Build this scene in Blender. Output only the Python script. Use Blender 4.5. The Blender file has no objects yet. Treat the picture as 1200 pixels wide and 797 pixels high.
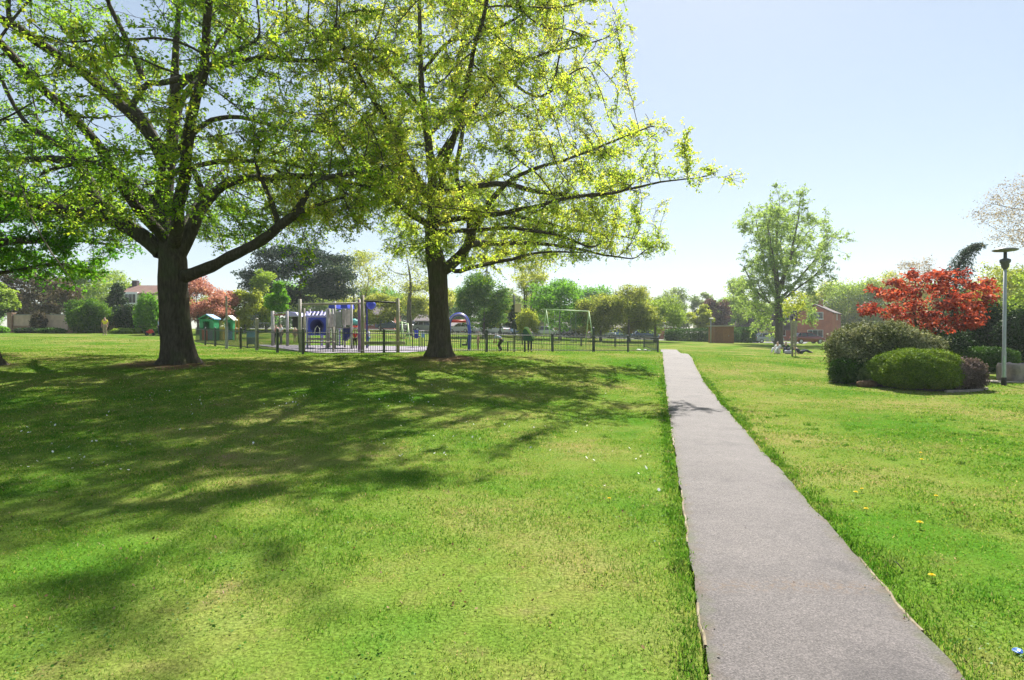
import bpy, bmesh, math, random
import numpy as np
from mathutils import Vector, Matrix

SC = bpy.context.scene
COL = SC.collection
R = math.radians
rng = np.random.default_rng(11)
random.seed(5)

# ------------------------------------------------------------------ camera model
FPX, CX, CY, CAMZ = 666.7, 600.0, 398.5, 1.75
PITCH = -math.atan(8.5 / FPX)
_sp, _cp = math.sin(PITCH), math.cos(PITCH)

def ray(px, py):
    u, v = (px - CX) / FPX, (CY - py) / FPX
    return Vector((u, _cp - v * _sp, _sp + v * _cp))

def W(px, py, d):                      # the place seen at a photo pixel, d metres ahead
    r = ray(px, py); t = d / r.y
    return Vector((r.x * t, d, CAMZ + r.z * t))

def X(px, d): return (px - CX) / FPX * d

cam = bpy.data.cameras.new('camera'); co = bpy.data.objects.new('camera', cam); COL.objects.link(co)
cam.lens = 20.0; cam.sensor_width = 36.0; cam.sensor_fit = 'HORIZONTAL'
cam.clip_start = 0.05; cam.clip_end = 4000
co.location = (0, 0, CAMZ); co.rotation_euler = (math.pi / 2 + PITCH, 0, 0)
SC.camera = co

# ------------------------------------------------------------------ terrain
CTRL = np.array([(-4,2,0),(0,1,0),(4,2,0),(-6,8,.02),(0,8,0),(6,8,0),(12,10,0),(0,-6,0),(-10,-6,0),(10,-6,0),
 (-11,11,.12),(-4,12,.12),(2.9,12.5,.02),(4.6,14.5,.03),(5.66,18.6,.10),(6.9,23.5,.40),(8.06,28,.72),(9.6,34,.47),(11,40,.37),
 (-11.2,19,.75),(-2.9,23,.80),(-16,17,.8),(1.5,25.5,.74),(3.2,19.5,.25),(-6,16.5,.48),(1,17,.25),
 (-9.96,27,.72),(-2.5,33,.60),(4,36,.5),(10.2,40,.40),(-20.5,38,.9),(-26,30,1.0),(-32,50,1.4),(-50,60,1.72),(-20,58,1.4),(-70,80,2.1),
 (-34,62,1.72),(-45,90,2.4),(16,18.5,.03),(11.5,17,.02),(18,36,.25),(14,28,.3),(30,70,.38),(23,50,.32),(40,30,.1),(60,60,.2),(60,100,.2),
 (0,62,.9),(-2,45,.62),(-20,85,2.2),(-4,88,1.6),(18,88,.8),(36,90,.22),(-100,150,2.8),(0,150,1.6),(100,150,.2),
 (-80,30,1.9),(-40,14,1.1),(-30,-5,.5),(50,0,0),(90,40,.1),(-14,33,.78)], float)

def _k(r2): return np.where(r2 > 1e-9, .5 * r2 * np.log(np.maximum(r2, 1e-9)), 0.0)
def _tps():
    P = CTRL[:, :2] / 10; n = len(P)
    d2 = ((P[:, None] - P[None]) ** 2).sum(-1)
    A = np.zeros((n + 3, n + 3)); A[:n, :n] = _k(d2) + np.eye(n) * .02
    A[:n, n] = 1; A[:n, n + 1:] = P; A[n, :n] = 1; A[n + 1:, :n] = P.T
    return np.linalg.solve(A, np.concatenate([CTRL[:, 2], np.zeros(3)]))
_w = _tps()
def Gv(x, y):
    x = np.clip(np.asarray(x, float), -105, 105); y = np.clip(np.asarray(y, float), -8, 155)
    P = CTRL[:, :2] / 10; out = np.empty(x.shape); xf, yf = x.ravel() / 10, y.ravel() / 10; of = out.ravel()
    for i in range(0, len(xf), 40000):
        d2 = (xf[i:i+40000, None] - P[None, :, 0]) ** 2 + (yf[i:i+40000, None] - P[None, :, 1]) ** 2
        of[i:i+40000] = _k(d2) @ _w[:len(P)] + _w[len(P)] + _w[len(P)+1] * xf[i:i+40000] + _w[len(P)+2] * yf[i:i+40000]
    z = of.reshape(x.shape)
    z = z + .012 * np.sin(x * 2.1 + 1.3 * np.sin(y * 1.1)) * np.sin(y * 1.7 + x * .6) + .008 * np.sin(x * 5.3 + y * 3.1) * np.sin(y * 4.7 - x)
    return z
def G(x, y): return float(Gv(np.array([x]), np.array([y]))[0])
def GP(px, d):                         # ground point below a photo column
    x = X(px, d); return Vector((x, d, G(x, d)))

# path centre line and half width
PATH_W = 1.30
def path_cx(y): return .2555 * y + .915 - 0.0 * np.asarray(y, float)

# ------------------------------------------------------------------ object helpers
def tag(o, label=None, cat=None, group=None, kind=None):
    if label: o['label'] = label
    if cat: o['category'] = cat
    if group: o['group'] = group
    if kind: o['kind'] = kind
    return o

def empty(name, loc, label, cat, group=None, rz=0.0):
    o = bpy.data.objects.new(name, None); COL.objects.link(o)
    o.location = loc; o.rotation_euler = (0, 0, rz); o.empty_display_size = .2
    return tag(o, label, cat, group)

def link(name, me, mat=None, parent=None, smooth=False):
    o = bpy.data.objects.new(name, me); COL.objects.link(o)
    if mat is not None and len(me.materials) == 0: me.materials.append(mat)
    if smooth and len(me.polygons):
        me.polygons.foreach_set('use_smooth', np.ones(len(me.polygons), bool))
    if parent is not None: o.parent = parent
    return o

def np_mesh(name, verts, faces, tint=None):
    """verts (N,3); faces (M,k) array, one size for all"""
    verts = np.ascontiguousarray(verts, np.float32); faces = np.ascontiguousarray(faces, np.int32)
    me = bpy.data.meshes.new(name)
    k = faces.shape[1]; m = len(faces)
    me.vertices.add(len(verts)); me.vertices.foreach_set('co', verts.ravel())
    me.loops.add(m * k); me.loops.foreach_set('vertex_index', faces.ravel())
    me.polygons.add(m)
    me.polygons.foreach_set('loop_start', np.arange(0, m * k, k, dtype=np.int32))
    me.polygons.foreach_set('loop_total', np.full(m, k, np.int32))
    me.update(calc_edges=True)
    if tint is not None:
        at = me.attributes.new('tint', 'FLOAT', 'POINT'); at.data.foreach_set('value', np.ascontiguousarray(tint, np.float32))
    return me

class MB:
    """collects boxes, tubes, lathes, prisms into one mesh"""
    def __init__(s): s.v = []; s.f = []
    def add(s, vs, fs):
        n = len(s.v); s.v += [tuple(v) for v in vs]; s.f += [tuple(i + n for i in f) for f in fs]; return s
    def box(s, c, size, rz=0.0, tilt=None):
        hx, hy, hz = size[0] / 2, size[1] / 2, size[2] / 2
        M = Matrix.Rotation(rz, 3, 'Z')
        if tilt is not None: M = M @ tilt
        vs = [Vector(c) + M @ Vector((sx * hx, sy * hy, sz * hz)) for sx in (-1, 1) for sy in (-1, 1) for sz in (-1, 1)]
        return s.add(vs, [(0,1,3,2),(4,6,7,5),(0,4,5,1),(2,3,7,6),(0,2,6,4),(1,5,7,3)])
    def tube(s, pts, rad, n=8, cap=True):
        pts = [Vector(p) for p in pts]
        if not isinstance(rad, (list, tuple)): rad = [rad] * len(pts)
        vs, fs = [], []; ref = None
        for i, p in enumerate(pts):
            t = (pts[min(i + 1, len(pts) - 1)] - pts[max(i - 1, 0)]).normalized()
            if ref is None or abs(ref.dot(t)) > .95: ref = Vector((1, 0, 0)) if abs(t.x) < .8 else Vector((0, 1, 0))
            a = (ref - t * ref.dot(t)).normalized(); b = t.cross(a); ref = a
            for k in range(n):
                th = 2 * math.pi * k / n
                vs.append(p + (a * math.cos(th) + b * math.sin(th)) * rad[i])
        for i in range(len(pts) - 1):
            for k in range(n):
                k2 = (k + 1) % n; fs.append((i*n+k, i*n+k2, (i+1)*n+k2, (i+1)*n+k))
        if cap: fs.append(tuple(range(n - 1, -1, -1))); fs.append(tuple((len(pts)-1)*n + k for k in range(n)))
        return s.add(vs, fs)
    def lathe(s, c, prof, n=16):
        vs, fs = [], []
        for r, z in prof:
            for k in range(n):
                th = 2 * math.pi * k / n; vs.append((c[0] + r * math.cos(th), c[1] + r * math.sin(th), c[2] + z))
        for i in range(len(prof) - 1):
            for k in range(n):
                k2 = (k + 1) % n; fs.append((i*n+k, i*n+k2, (i+1)*n+k2, (i+1)*n+k))
        fs.append(tuple(range(n - 1, -1, -1))); fs.append(tuple((len(prof)-1)*n + k for k in range(n)))
        return s.add(vs, fs)
    def prism(s, poly, y0, y1, axis='Y'):
        """poly in (x,z) extruded along y (axis Y) or (y,z) along x (axis X)"""
        n = len(poly)
        if axis == 'Y': vs = [(a, y0, b) for a, b in poly] + [(a, y1, b) for a, b in poly]
        else: vs = [(y0, a, b) for a, b in poly] + [(y1, a, b) for a, b in poly]
        fs = [tuple(range(n)), tuple(range(2*n-1, n-1, -1))] + [(i, (i+1) % n + 0 if False else (i+1) % n, (i+1) % n + n, i + n) for i in range(n)]
        return s.add(vs, fs)
    def build(s, name, mat, parent=None, smooth=False, bevel=0.0, seg=2):
        me = bpy.data.meshes.new(name); me.from_pydata(s.v, [], s.f)
        bm = bmesh.new(); bm.from_mesh(me); bmesh.ops.recalc_face_normals(bm, faces=bm.faces)
        if bevel > 0:
            ed = [e for e in bm.edges if len(e.link_faces) == 2 and e.calc_face_angle(0) > .5]
            bmesh.ops.bevel(bm, geom=ed, offset=bevel, segments=seg, affect='EDGES', profile=.5, clamp_overlap=True)
        bm.to_mesh(me); bm.free()
        return link(name, me, mat, parent, smooth)

def copy_tree(o, parent=None):
    c = o.copy(); COL.objects.link(c)
    if parent is not None: c.parent = parent
    for ch in [x for x in o.children]: copy_tree(ch, c)
    return c

# ------------------------------------------------------------------ materials
def new_mat(name):
    m = bpy.data.materials.new(name); m.use_nodes = True; nt = m.node_tree
    for n in list(nt.nodes): nt.nodes.remove(n)
    out = nt.nodes.new('ShaderNodeOutputMaterial')
    return m, nt, out
def N(nt, t, **kw):
    n = nt.nodes.new(t)
    for k, v in kw.items(): setattr(n, k, v)
    return n
def noise(nt, scale, detail=3, vec=None, rough=.55):
    n = N(nt, 'ShaderNodeTexNoise'); n.inputs['Scale'].default_value = scale; n.inputs['Detail'].default_value = detail
    n.inputs['Roughness'].default_value = rough
    if vec is not None: nt.links.new(vec, n.inputs['Vector'])
    return n
def ramp(nt, fac, stops):
    r = N(nt, 'ShaderNodeValToRGB'); el = r.color_ramp.elements
    while len(el) > 1: el.remove(el[-1])
    el[0].position = stops[0][0]; el[0].color = (*stops[0][1], 1)
    for p, c in stops[1:]:
        e = el.new(p); e.color = (*c, 1)
    nt.links.new(fac, r.inputs['Fac']); return r
def mix(nt, fac, a, b, mode='MIX'):
    m = N(nt, 'ShaderNodeMix', data_type='RGBA', blend_type=mode)
    for s, v in ((0, fac), (6, a), (7, b)):
        if hasattr(v, 'is_linked') or isinstance(v, bpy.types.NodeSocket): nt.links.new(v, m.inputs[s])
        elif s == 0: m.inputs[0].default_value = v
        else: m.inputs[s].default_value = (*v, 1) if len(v) == 3 else v
    return m.outputs[2]

def solid(name, c, rough=.55, var=.25, scale=6.0, metal=0.0, bump=0.0, spec=.4, emis=None):
    """a base colour with soft worn variation of the surface itself"""
    m, nt, out = new_mat(name)
    b = N(nt, 'ShaderNodeBsdfPrincipled'); nt.links.new(b.outputs[0], out.inputs[0])
    tc = N(nt, 'ShaderNodeTexCoord')
    n = noise(nt, scale, 4, tc.outputs['Object'])
    r = ramp(nt, n.outputs['Fac'], [(.3, tuple(x * (1 - var) for x in c)), (.7, tuple(min(1, x * (1 + var * .6)) for x in c))])
    nt.links.new(r.outputs[0], b.inputs['Base Color'])
    b.inputs['Roughness'].default_value = rough; b.inputs['Metallic'].default_value = metal
    b.inputs['Specular IOR Level'].default_value = spec
    if bump:
        n2 = noise(nt, scale * 6, 4, tc.outputs['Object']); bp = N(nt, 'ShaderNodeBump'); bp.inputs['Strength'].default_value = bump
        bp.inputs['Distance'].default_value = .02
        nt.links.new(n2.outputs['Fac'], bp.inputs['Height']); nt.links.new(bp.outputs[0], b.inputs['Normal'])
    return m

def leaf_mat(name, stops, trans=.55, tcol=(1.15, 1.12, .7), gloss=.012, spread=.0):
    """leaf blade: diffuse front, light passing through from behind"""
    m, nt, out = new_mat(name)
    at = N(nt, 'ShaderNodeAttribute', attribute_name='tint')
    r = ramp(nt, at.outputs['Fac'], stops)
    d = N(nt, 'ShaderNodeBsdfDiffuse'); nt.links.new(r.outputs[0], d.inputs['Color'])
    t = N(nt, 'ShaderNodeBsdfTranslucent')
    tc = mix(nt, 1.0, r.outputs[0], tcol, 'MULTIPLY')
    nt.links.new(tc, t.inputs['Color'])
    ms = N(nt, 'ShaderNodeMixShader'); ms.inputs[0].default_value = trans
    nt.links.new(d.outputs[0], ms.inputs[1]); nt.links.new(t.outputs[0], ms.inputs[2])
    g = N(nt, 'ShaderNodeBsdfGlossy'); g.inputs['Roughness'].default_value = .6; g.inputs['Color'].default_value = (.8, .8, .8, 1)
    fr = N(nt, 'ShaderNodeFresnel'); fr.inputs['IOR'].default_value = 1.15
    mu = N(nt, 'ShaderNodeMath', operation='MULTIPLY'); mu.inputs[1].default_value = gloss * 3
    nt.links.new(fr.outputs[0], mu.inputs[0])
    m2 = N(nt, 'ShaderNodeMixShader'); nt.links.new(mu.outputs[0], m2.inputs[0])
    nt.links.new(ms.outputs[0], m2.inputs[1]); nt.links.new(g.outputs[0], m2.inputs[2])
    nt.links.new(m2.outputs[0], out.inputs[0])
    return m

def bark_mat(name, c0, c1, moss=None, scale=1.0):
    m, nt, out = new_mat(name)
    b = N(nt, 'ShaderNodeBsdfPrincipled'); nt.links.new(b.outputs[0], out.inputs[0])
    tc = N(nt, 'ShaderNodeTexCoord'); mp = N(nt, 'ShaderNodeMapping'); mp.inputs['Scale'].default_value = (scale, scale, scale * .22)
    nt.links.new(tc.outputs['Object'], mp.inputs[0])
    n = noise(nt, 16, 6, mp.outputs[0], .65)
    v = N(nt, 'ShaderNodeTexVoronoi', feature='DISTANCE_TO_EDGE'); v.inputs['Scale'].default_value = 11; nt.links.new(mp.outputs[0], v.inputs['Vector'])
    r = ramp(nt, n.outputs['Fac'], [(.3, c0), (.7, c1)])
    col = r.outputs[0]
    if moss:
        n3 = noise(nt, 1.6, 4, tc.outputs['Object'])
        r3 = ramp(nt, n3.outputs['Fac'], [(.5, (0, 0, 0)), (.68, (.6, .6, .6))])
        col = mix(nt, r3.outputs[0], col, moss)
    nt.links.new(col, b.inputs['Base Color']); b.inputs['Roughness'].default_value = .9; b.inputs['Specular IOR Level'].default_value = .15
    ad = N(nt, 'ShaderNodeMath', operation='MULTIPLY_ADD'); ad.inputs[1].default_value = .9
    nt.links.new(v.outputs['Distance'], ad.inputs[0]); nt.links.new(n.outputs['Fac'], ad.inputs[2])
    bp = N(nt, 'ShaderNodeBump'); bp.inputs['Strength'].default_value = .9; bp.inputs['Distance'].default_value = .04
    nt.links.new(ad.outputs[0], bp.inputs['Height']); nt.links.new(bp.outputs[0], b.inputs['Normal'])
    return m

def brick_mat(name, c1, c2, mortar, scale=1.0, axis='xz'):
    m, nt, out = new_mat(name)
    b = N(nt, 'ShaderNodeBsdfPrincipled'); nt.links.new(b.outputs[0], out.inputs[0])
    tc = N(nt, 'ShaderNodeTexCoord'); sx = N(nt, 'ShaderNodeSeparateXYZ'); nt.links.new(tc.outputs['Object'], sx.inputs[0])
    ad = N(nt, 'ShaderNodeMath', operation='ADD'); nt.links.new(sx.outputs[0], ad.inputs[0]); nt.links.new(sx.outputs[1], ad.inputs[1])
    cb = N(nt, 'ShaderNodeCombineXYZ'); nt.links.new(ad.outputs[0], cb.inputs[0]); nt.links.new(sx.outputs[2], cb.inputs[1])
    bt = N(nt, 'ShaderNodeTexBrick'); nt.links.new(cb.outputs[0], bt.inputs['Vector'])
    bt.inputs['Scale'].default_value = scale; bt.inputs['Brick Width'].default_value = .225; bt.inputs['Row Height'].default_value = .075
    bt.inputs['Mortar Size'].default_value = .009
    bt.inputs['Color1'].default_value = (*c1, 1); bt.inputs['Color2'].default_value = (*c2, 1); bt.inputs['Mortar'].default_value = (*mortar, 1)
    n = noise(nt, .8, 4, tc.outputs['Object'])
    r = ramp(nt, n.outputs['Fac'], [(.3, (.75, .75, .75)), (.7, (1.1, 1.1, 1.1))])
    nt.links.new(mix(nt, 1.0, bt.outputs['Color'], r.outputs[0], 'MULTIPLY'), b.inputs['Base Color'])
    b.inputs['Roughness'].default_value = .85
    return m

def glass_mat(name, c=(.02, .025, .03)):
    m, nt, out = new_mat(name)
    b = N(nt, 'ShaderNodeBsdfPrincipled'); nt.links.new(b.outputs[0], out.inputs[0])
    b.inputs['Base Color'].default_value = (*c, 1); b.inputs['Roughness'].default_value = .05; b.inputs['Specular IOR Level'].default_value = .7
    return m

def paint_mat(name, c, rough=.25):
    m, nt, out = new_mat(name)
    b = N(nt, 'ShaderNodeBsdfPrincipled'); nt.links.new(b.outputs[0], out.inputs[0])
    tc = N(nt, 'ShaderNodeTexCoord'); n = noise(nt, 3, 3, tc.outputs['Object'])
    r = ramp(nt, n.outputs['Fac'], [(.3, tuple(x * .88 for x in c)), (.7, c)]); nt.links.new(r.outputs[0], b.inputs['Base Color'])
    b.inputs['Roughness'].default_value = rough; b.inputs['Coat Weight'].default_value = .5
    return m
# ------------------------------------------------------------------ light and sky
SUN_EL, SUN_AZ = 47.5, 20.0          # azimuth measured from straight ahead towards +X
wd = bpy.data.worlds.new('World'); SC.world = wd; wd.use_nodes = True
wn = wd.node_tree; bg = wn.nodes['Background']
sky = wn.nodes.new('ShaderNodeTexSky'); sky.sky_type = 'NISHITA'; sky.sun_disc = False
sky.sun_elevation = R(SUN_EL); sky.sun_rotation = R(SUN_AZ)
sky.air_density = 1.0; sky.dust_density = .35; sky.ozone_density = 1.0; sky.altitude = 0
hs = wn.nodes.new('ShaderNodeHueSaturation'); hs.inputs['Saturation'].default_value = 1.0; wn.links.new(sky.outputs[0], hs.inputs['Color']); gm = wn.nodes.new('ShaderNodeGamma'); gm.inputs['Gamma'].default_value = .5; wn.links.new(hs.outputs[0], gm.inputs['Color']); tn = mix(wn, 1.0, gm.outputs[0], (.94, .975, 1.0), 'MULTIPLY'); wn.links.new(tn, bg.inputs['Color']); bg.inputs['Strength'].default_value = .112
sl = bpy.data.lights.new('sun', 'SUN'); so = bpy.data.objects.new('sun', sl); COL.objects.link(so)
sl.energy = 4.2; sl.angle = R(.55); sl.color = (1.0, .95, .87)
_sd = Vector((math.sin(R(SUN_AZ)) * math.cos(R(SUN_EL)), math.cos(R(SUN_AZ)) * math.cos(R(SUN_EL)), math.sin(R(SUN_EL))))
so.rotation_euler = _sd.to_track_quat('Z', 'Y').to_euler(); so.location = (20, 60, 60)
SC.view_settings.view_transform = 'Standard'; SC.view_settings.look = 'None'
SC.view_settings.exposure = 1.72; SC.view_settings.gamma = 1.0
SC.render.engine = 'CYCLES'
cy = SC.cycles
cy.use_denoising = True
cy.max_bounces = 8; cy.diffuse_bounces = 5; cy.glossy_bounces = 2; cy.transmission_bounces = 6; cy.transparent_max_bounces = 4
cy.sample_clamp_indirect = 6.0
cy.volume_bounces = 1; cy.volume_step_rate = 4
cy.use_adaptive_sampling = True; cy.adaptive_threshold = .02

# ------------------------------------------------------------------ ground
def lawn_ground_mat():
    m, nt, out = new_mat('lawn_ground')
    b = N(nt, 'ShaderNodeBsdfDiffuse'); nt.links.new(b.outputs[0], out.inputs[0])
    geo = N(nt, 'ShaderNodeNewGeometry')
    n1 = noise(nt, .33, 5, geo.outputs['Position'], .6); n2 = noise(nt, 2.2, 5, geo.outputs['Position'], .65); n3 = noise(nt, 45, 3, geo.outputs['Position'])
    r1 = ramp(nt, n1.outputs['Fac'], [(.36, (.062, .150, .016)), (.5, (.125, .180, .034)), (.64, (.195, .195, .065))])
    r2 = ramp(nt, n2.outputs['Fac'], [(.40, (1, 1, 1)), (.56, (1.0, .96, .9)), (.72, (1.2, .92, 1.4))])
    r3 = ramp(nt, n3.outputs['Fac'], [(.3, (.55, .55, .55)), (.7, (1.25, 1.25, 1.25))])
    c = mix(nt, 1.0, r1.outputs[0], r2.outputs[0], 'MULTIPLY'); c = mix(nt, 1.0, c, r3.outputs[0], 'MULTIPLY')
    nn = noise(nt, 1.1, 5, geo.outputs['Position'], .65)
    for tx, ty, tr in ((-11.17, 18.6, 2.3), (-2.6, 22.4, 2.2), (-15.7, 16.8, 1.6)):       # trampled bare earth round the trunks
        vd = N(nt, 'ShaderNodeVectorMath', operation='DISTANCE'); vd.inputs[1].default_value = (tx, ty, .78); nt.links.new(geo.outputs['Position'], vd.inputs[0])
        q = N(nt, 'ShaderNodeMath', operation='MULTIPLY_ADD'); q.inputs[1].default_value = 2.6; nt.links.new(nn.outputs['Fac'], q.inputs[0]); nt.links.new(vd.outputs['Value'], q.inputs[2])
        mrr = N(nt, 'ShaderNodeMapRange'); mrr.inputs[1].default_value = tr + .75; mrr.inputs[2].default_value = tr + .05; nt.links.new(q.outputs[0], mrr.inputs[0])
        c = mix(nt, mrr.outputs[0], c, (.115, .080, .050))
    nt.links.new(c, b.inputs['Color'])
    bp = N(nt, 'ShaderNodeBump'); bp.inputs['Strength'].default_value = .5; bp.inputs['Distance'].default_value = .03
    nt.links.new(n3.outputs['Fac'], bp.inputs['Height']); nt.links.new(bp.outputs[0], b.inputs['Normal'])
    return m

def axis_pts(segs):
    out = []
    for a, b, st in segs: out += list(np.arange(a, b - 1e-6, st))
    out.append(segs[-1][1]); return np.array(out)
gx = axis_pts([(-1500, -500, 250), (-500, -120, 40), (-120, -60, 4), (-60, -25, 1.2), (-25, 25, .3), (25, 60, 1.2), (60, 120, 4), (120, 500, 40), (500, 1500, 250)])
gy = axis_pts([(-60, -6, 6), (-6, 0, 1), (0, 30, .3), (30, 50, .6), (50, 100, 1.5), (100, 160, 4), (160, 500, 40), (500, 3000, 250)])
mx, my = np.meshgrid(gx, gy, indexing='xy')
gz = Gv(mx, my)
inp = (np.abs(mx - path_cx(my)) < PATH_W / 2 - .02) & (my < 46)
gz = np.where(inp, gz - .14, gz)
nx_, ny_ = len(gx), len(gy)
idx = np.arange(nx_ * ny_).reshape(ny_, nx_)
gf = np.stack([idx[:-1, :-1], idx[:-1, 1:], idx[1:, 1:], idx[1:, :-1]], -1).reshape(-1, 4)
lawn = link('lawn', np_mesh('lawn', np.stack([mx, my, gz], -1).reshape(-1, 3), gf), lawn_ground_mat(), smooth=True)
tag(lawn, 'sunlit green park lawn with dry straw coloured patches', 'lawn', kind='structure')

# path -------------------------------------------------------------
def asphalt_mat():
    m, nt, out = new_mat('asphalt')
    b = N(nt, 'ShaderNodeBsdfPrincipled'); nt.links.new(b.outputs[0], out.inputs[0])
    geo = N(nt, 'ShaderNodeNewGeometry')
    v = N(nt, 'ShaderNodeTexVoronoi'); v.inputs['Scale'].default_value = 130; nt.links.new(geo.outputs['Position'], v.inputs['Vector'])
    n1 = noise(nt, .7, 5, geo.outputs['Position'], .6); n2 = noise(nt, 60, 3, geo.outputs['Position']); n4 = noise(nt, 7, 4, geo.outputs['Position'])
    r1 = ramp(nt, n1.outputs['Fac'], [(.3, (.071, .063, .061)), (.55, (.087, .077, .075)), (.75, (.102, .090, .086))])
    r2 = ramp(nt, v.outputs['Color'], [(.1, (.6, .6, .6)), (.5, (1, 1, 1)), (.9, (1.5, 1.48, 1.46))])
    r3 = ramp(nt, n2.outputs['Fac'], [(.3, (.78, .78, .78)), (.7, (1.2, 1.2, 1.2))])
    r4 = ramp(nt, n4.outputs['Fac'], [(.35, (.92, .92, .92)), (.65, (1.06, 1.06, 1.06))])
    c = mix(nt, 1.0, r1.outputs[0], r2.outputs[0], 'MULTIPLY'); c = mix(nt, 1.0, c, r3.outputs[0], 'MULTIPLY'); c = mix(nt, 1.0, c, r4.outputs[0], 'MULTIPLY')
    # rusty leaf-litter stain across the path
    sx = N(nt, 'ShaderNodeSeparateXYZ'); nt.links.new(geo.outputs['Position'], sx.inputs[0])
    dy = N(nt, 'ShaderNodeMath', operation='SUBTRACT'); dy.inputs[1].default_value = 3.87; nt.links.new(sx.outputs[1], dy.inputs[0])
    ab = N(nt, 'ShaderNodeMath', operation='ABSOLUTE'); nt.links.new(dy.outputs[0], ab.inputs[0])
    mr = N(nt, 'ShaderNodeMapRange'); mr.inputs[1].default_value = .14; mr.inputs[2].default_value = .0; mr.inputs[3].default_value = 0; mr.inputs[4].default_value = 1
    nt.links.new(ab.outputs[0], mr.inputs[0])
    n5 = noise(nt, 26, 4, geo.outputs['Position'], .7); r5 = ramp(nt, n5.outputs['Fac'], [(.48, (0, 0, 0)), (.62, (.6, .6, .6))])
    mu = N(nt, 'ShaderNodeMath', operation='MULTIPLY'); nt.links.new(mr.outputs[0], mu.inputs[0]); nt.links.new(r5.outputs[0], mu.inputs[1])
    c = mix(nt, mu.outputs[0], c, (.12, .075, .04))
    at = N(nt, 'ShaderNodeAttribute', attribute_name='tint')
    n6 = noise(nt, 9, 6, geo.outputs['Position'], .7)
    ma = N(nt, 'ShaderNodeMath', operation='MULTIPLY_ADD'); ma.inputs[1].default_value = .55; nt.links.new(n6.outputs['Fac'], ma.inputs[0]); nt.links.new(at.outputs['Fac'], ma.inputs[2])
    r6 = ramp(nt, ma.outputs[0], [(.0, (0, 0, 0)), (1.0, (0, 0, 0))]); 
    mr6 = N(nt, 'ShaderNodeMapRange'); mr6.inputs[1].default_value = 1.12; mr6.inputs[2].default_value = 1.32; mr6.inputs[3].default_value = 0; mr6.inputs[4].default_value = .85
    nt.links.new(ma.outputs[0], mr6.inputs[0])
    n7 = noise(nt, 3, 4, geo.outputs['Position']); r7 = ramp(nt, n7.outputs['Fac'], [(.4, (.075, .055, .032)), (.6, (.055, .065, .028))])
    c = mix(nt, mr6.outputs[0], c, r7.outputs[0])
    mp = N(nt, 'ShaderNodeMapping'); mp.inputs['Scale'].default_value = (1, .55, 1); nt.links.new(geo.outputs['Position'], mp.inputs[0])
    nd = noise(nt, 4, 5, geo.outputs['Position'], .6); vm = N(nt, 'ShaderNodeVectorMath', operation='MULTIPLY_ADD'); vm.inputs[1].default_value = (.5, .5, .5)
    nt.links.new(nd.outputs['Color'], vm.inputs[0]); nt.links.new(mp.outputs[0], vm.inputs[2])
    vc = N(nt, 'ShaderNodeTexVoronoi', feature='DISTANCE_TO_EDGE'); vc.inputs['Scale'].default_value = .55; nt.links.new(vm.outputs[0], vc.inputs['Vector'])
    rc = ramp(nt, vc.outputs['Distance'], [(.0, (.6, .6, .6)), (.003, (.85, .85, .85)), (.005, (1, 1, 1))])
    c = mix(nt, .35, c, rc.outputs[0], 'MULTIPLY')
    n8 = noise(nt, 1.3, 3, geo.outputs['Position'], .5); r8 = ramp(nt, n8.outputs['Fac'], [(.33, (.74, .74, .76)), (.42, (1, 1, 1))])
    c = mix(nt, 1.0, c, r8.outputs[0], 'MULTIPLY')
    nt.links.new(c, b.inputs['Base Color']); b.inputs['Roughness'].default_value = .8; b.inputs['Specular IOR Level'].default_value = .35
    bp = N(nt, 'ShaderNodeBump'); bp.inputs['Strength'].default_value = .5; bp.inputs['Distance'].default_value = .006
    nt.links.new(v.outputs['Distance'], bp.inputs['Height']); nt.links.new(bp.outputs[0], b.inputs['Normal'])
    return m
ys = axis_pts([(-3, 30, .15), (30, 46, .3)])
def edge_wob(y, s): return .006 * np.sin(y * 2.3 + s) + .006 * np.sin(y * 6.1 + 2 * s) + .005 * np.sin(y * 14 + s) + .004 * np.sin(y * 31 + s)
tt = np.array([-1, -.93, -.8, -.4, 0, .4, .8, .93, 1])
pv = []
for y in ys:
    c = float(path_cx(y)); hw = PATH_W / 2
    for t in tt:
        x = c + t * hw
        if t == -1: x += float(edge_wob(y, 1.0))
        if t == 1: x += float(edge_wob(y, 4.0))
        pv.append((x, y, 0))
pv = np.array(pv); pv[:, 2] = Gv(pv[:, 0], pv[:, 1]) + .012 + .012 * (1 - np.tile(tt, len(ys)) ** 2)
ii = np.arange(len(pv)).reshape(len(ys), 9)
pf = np.stack([ii[:-1, :-1], ii[:-1, 1:], ii[1:, 1:], ii[1:, :-1]], -1).reshape(-1, 4)
path = link('path', np_mesh('path', pv, pf, np.abs(np.tile(tt, len(ys)))), asphalt_mat(), smooth=True)
tag(path, 'worn grey asphalt footpath running up over the rise', 'path', kind='structure')

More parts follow.
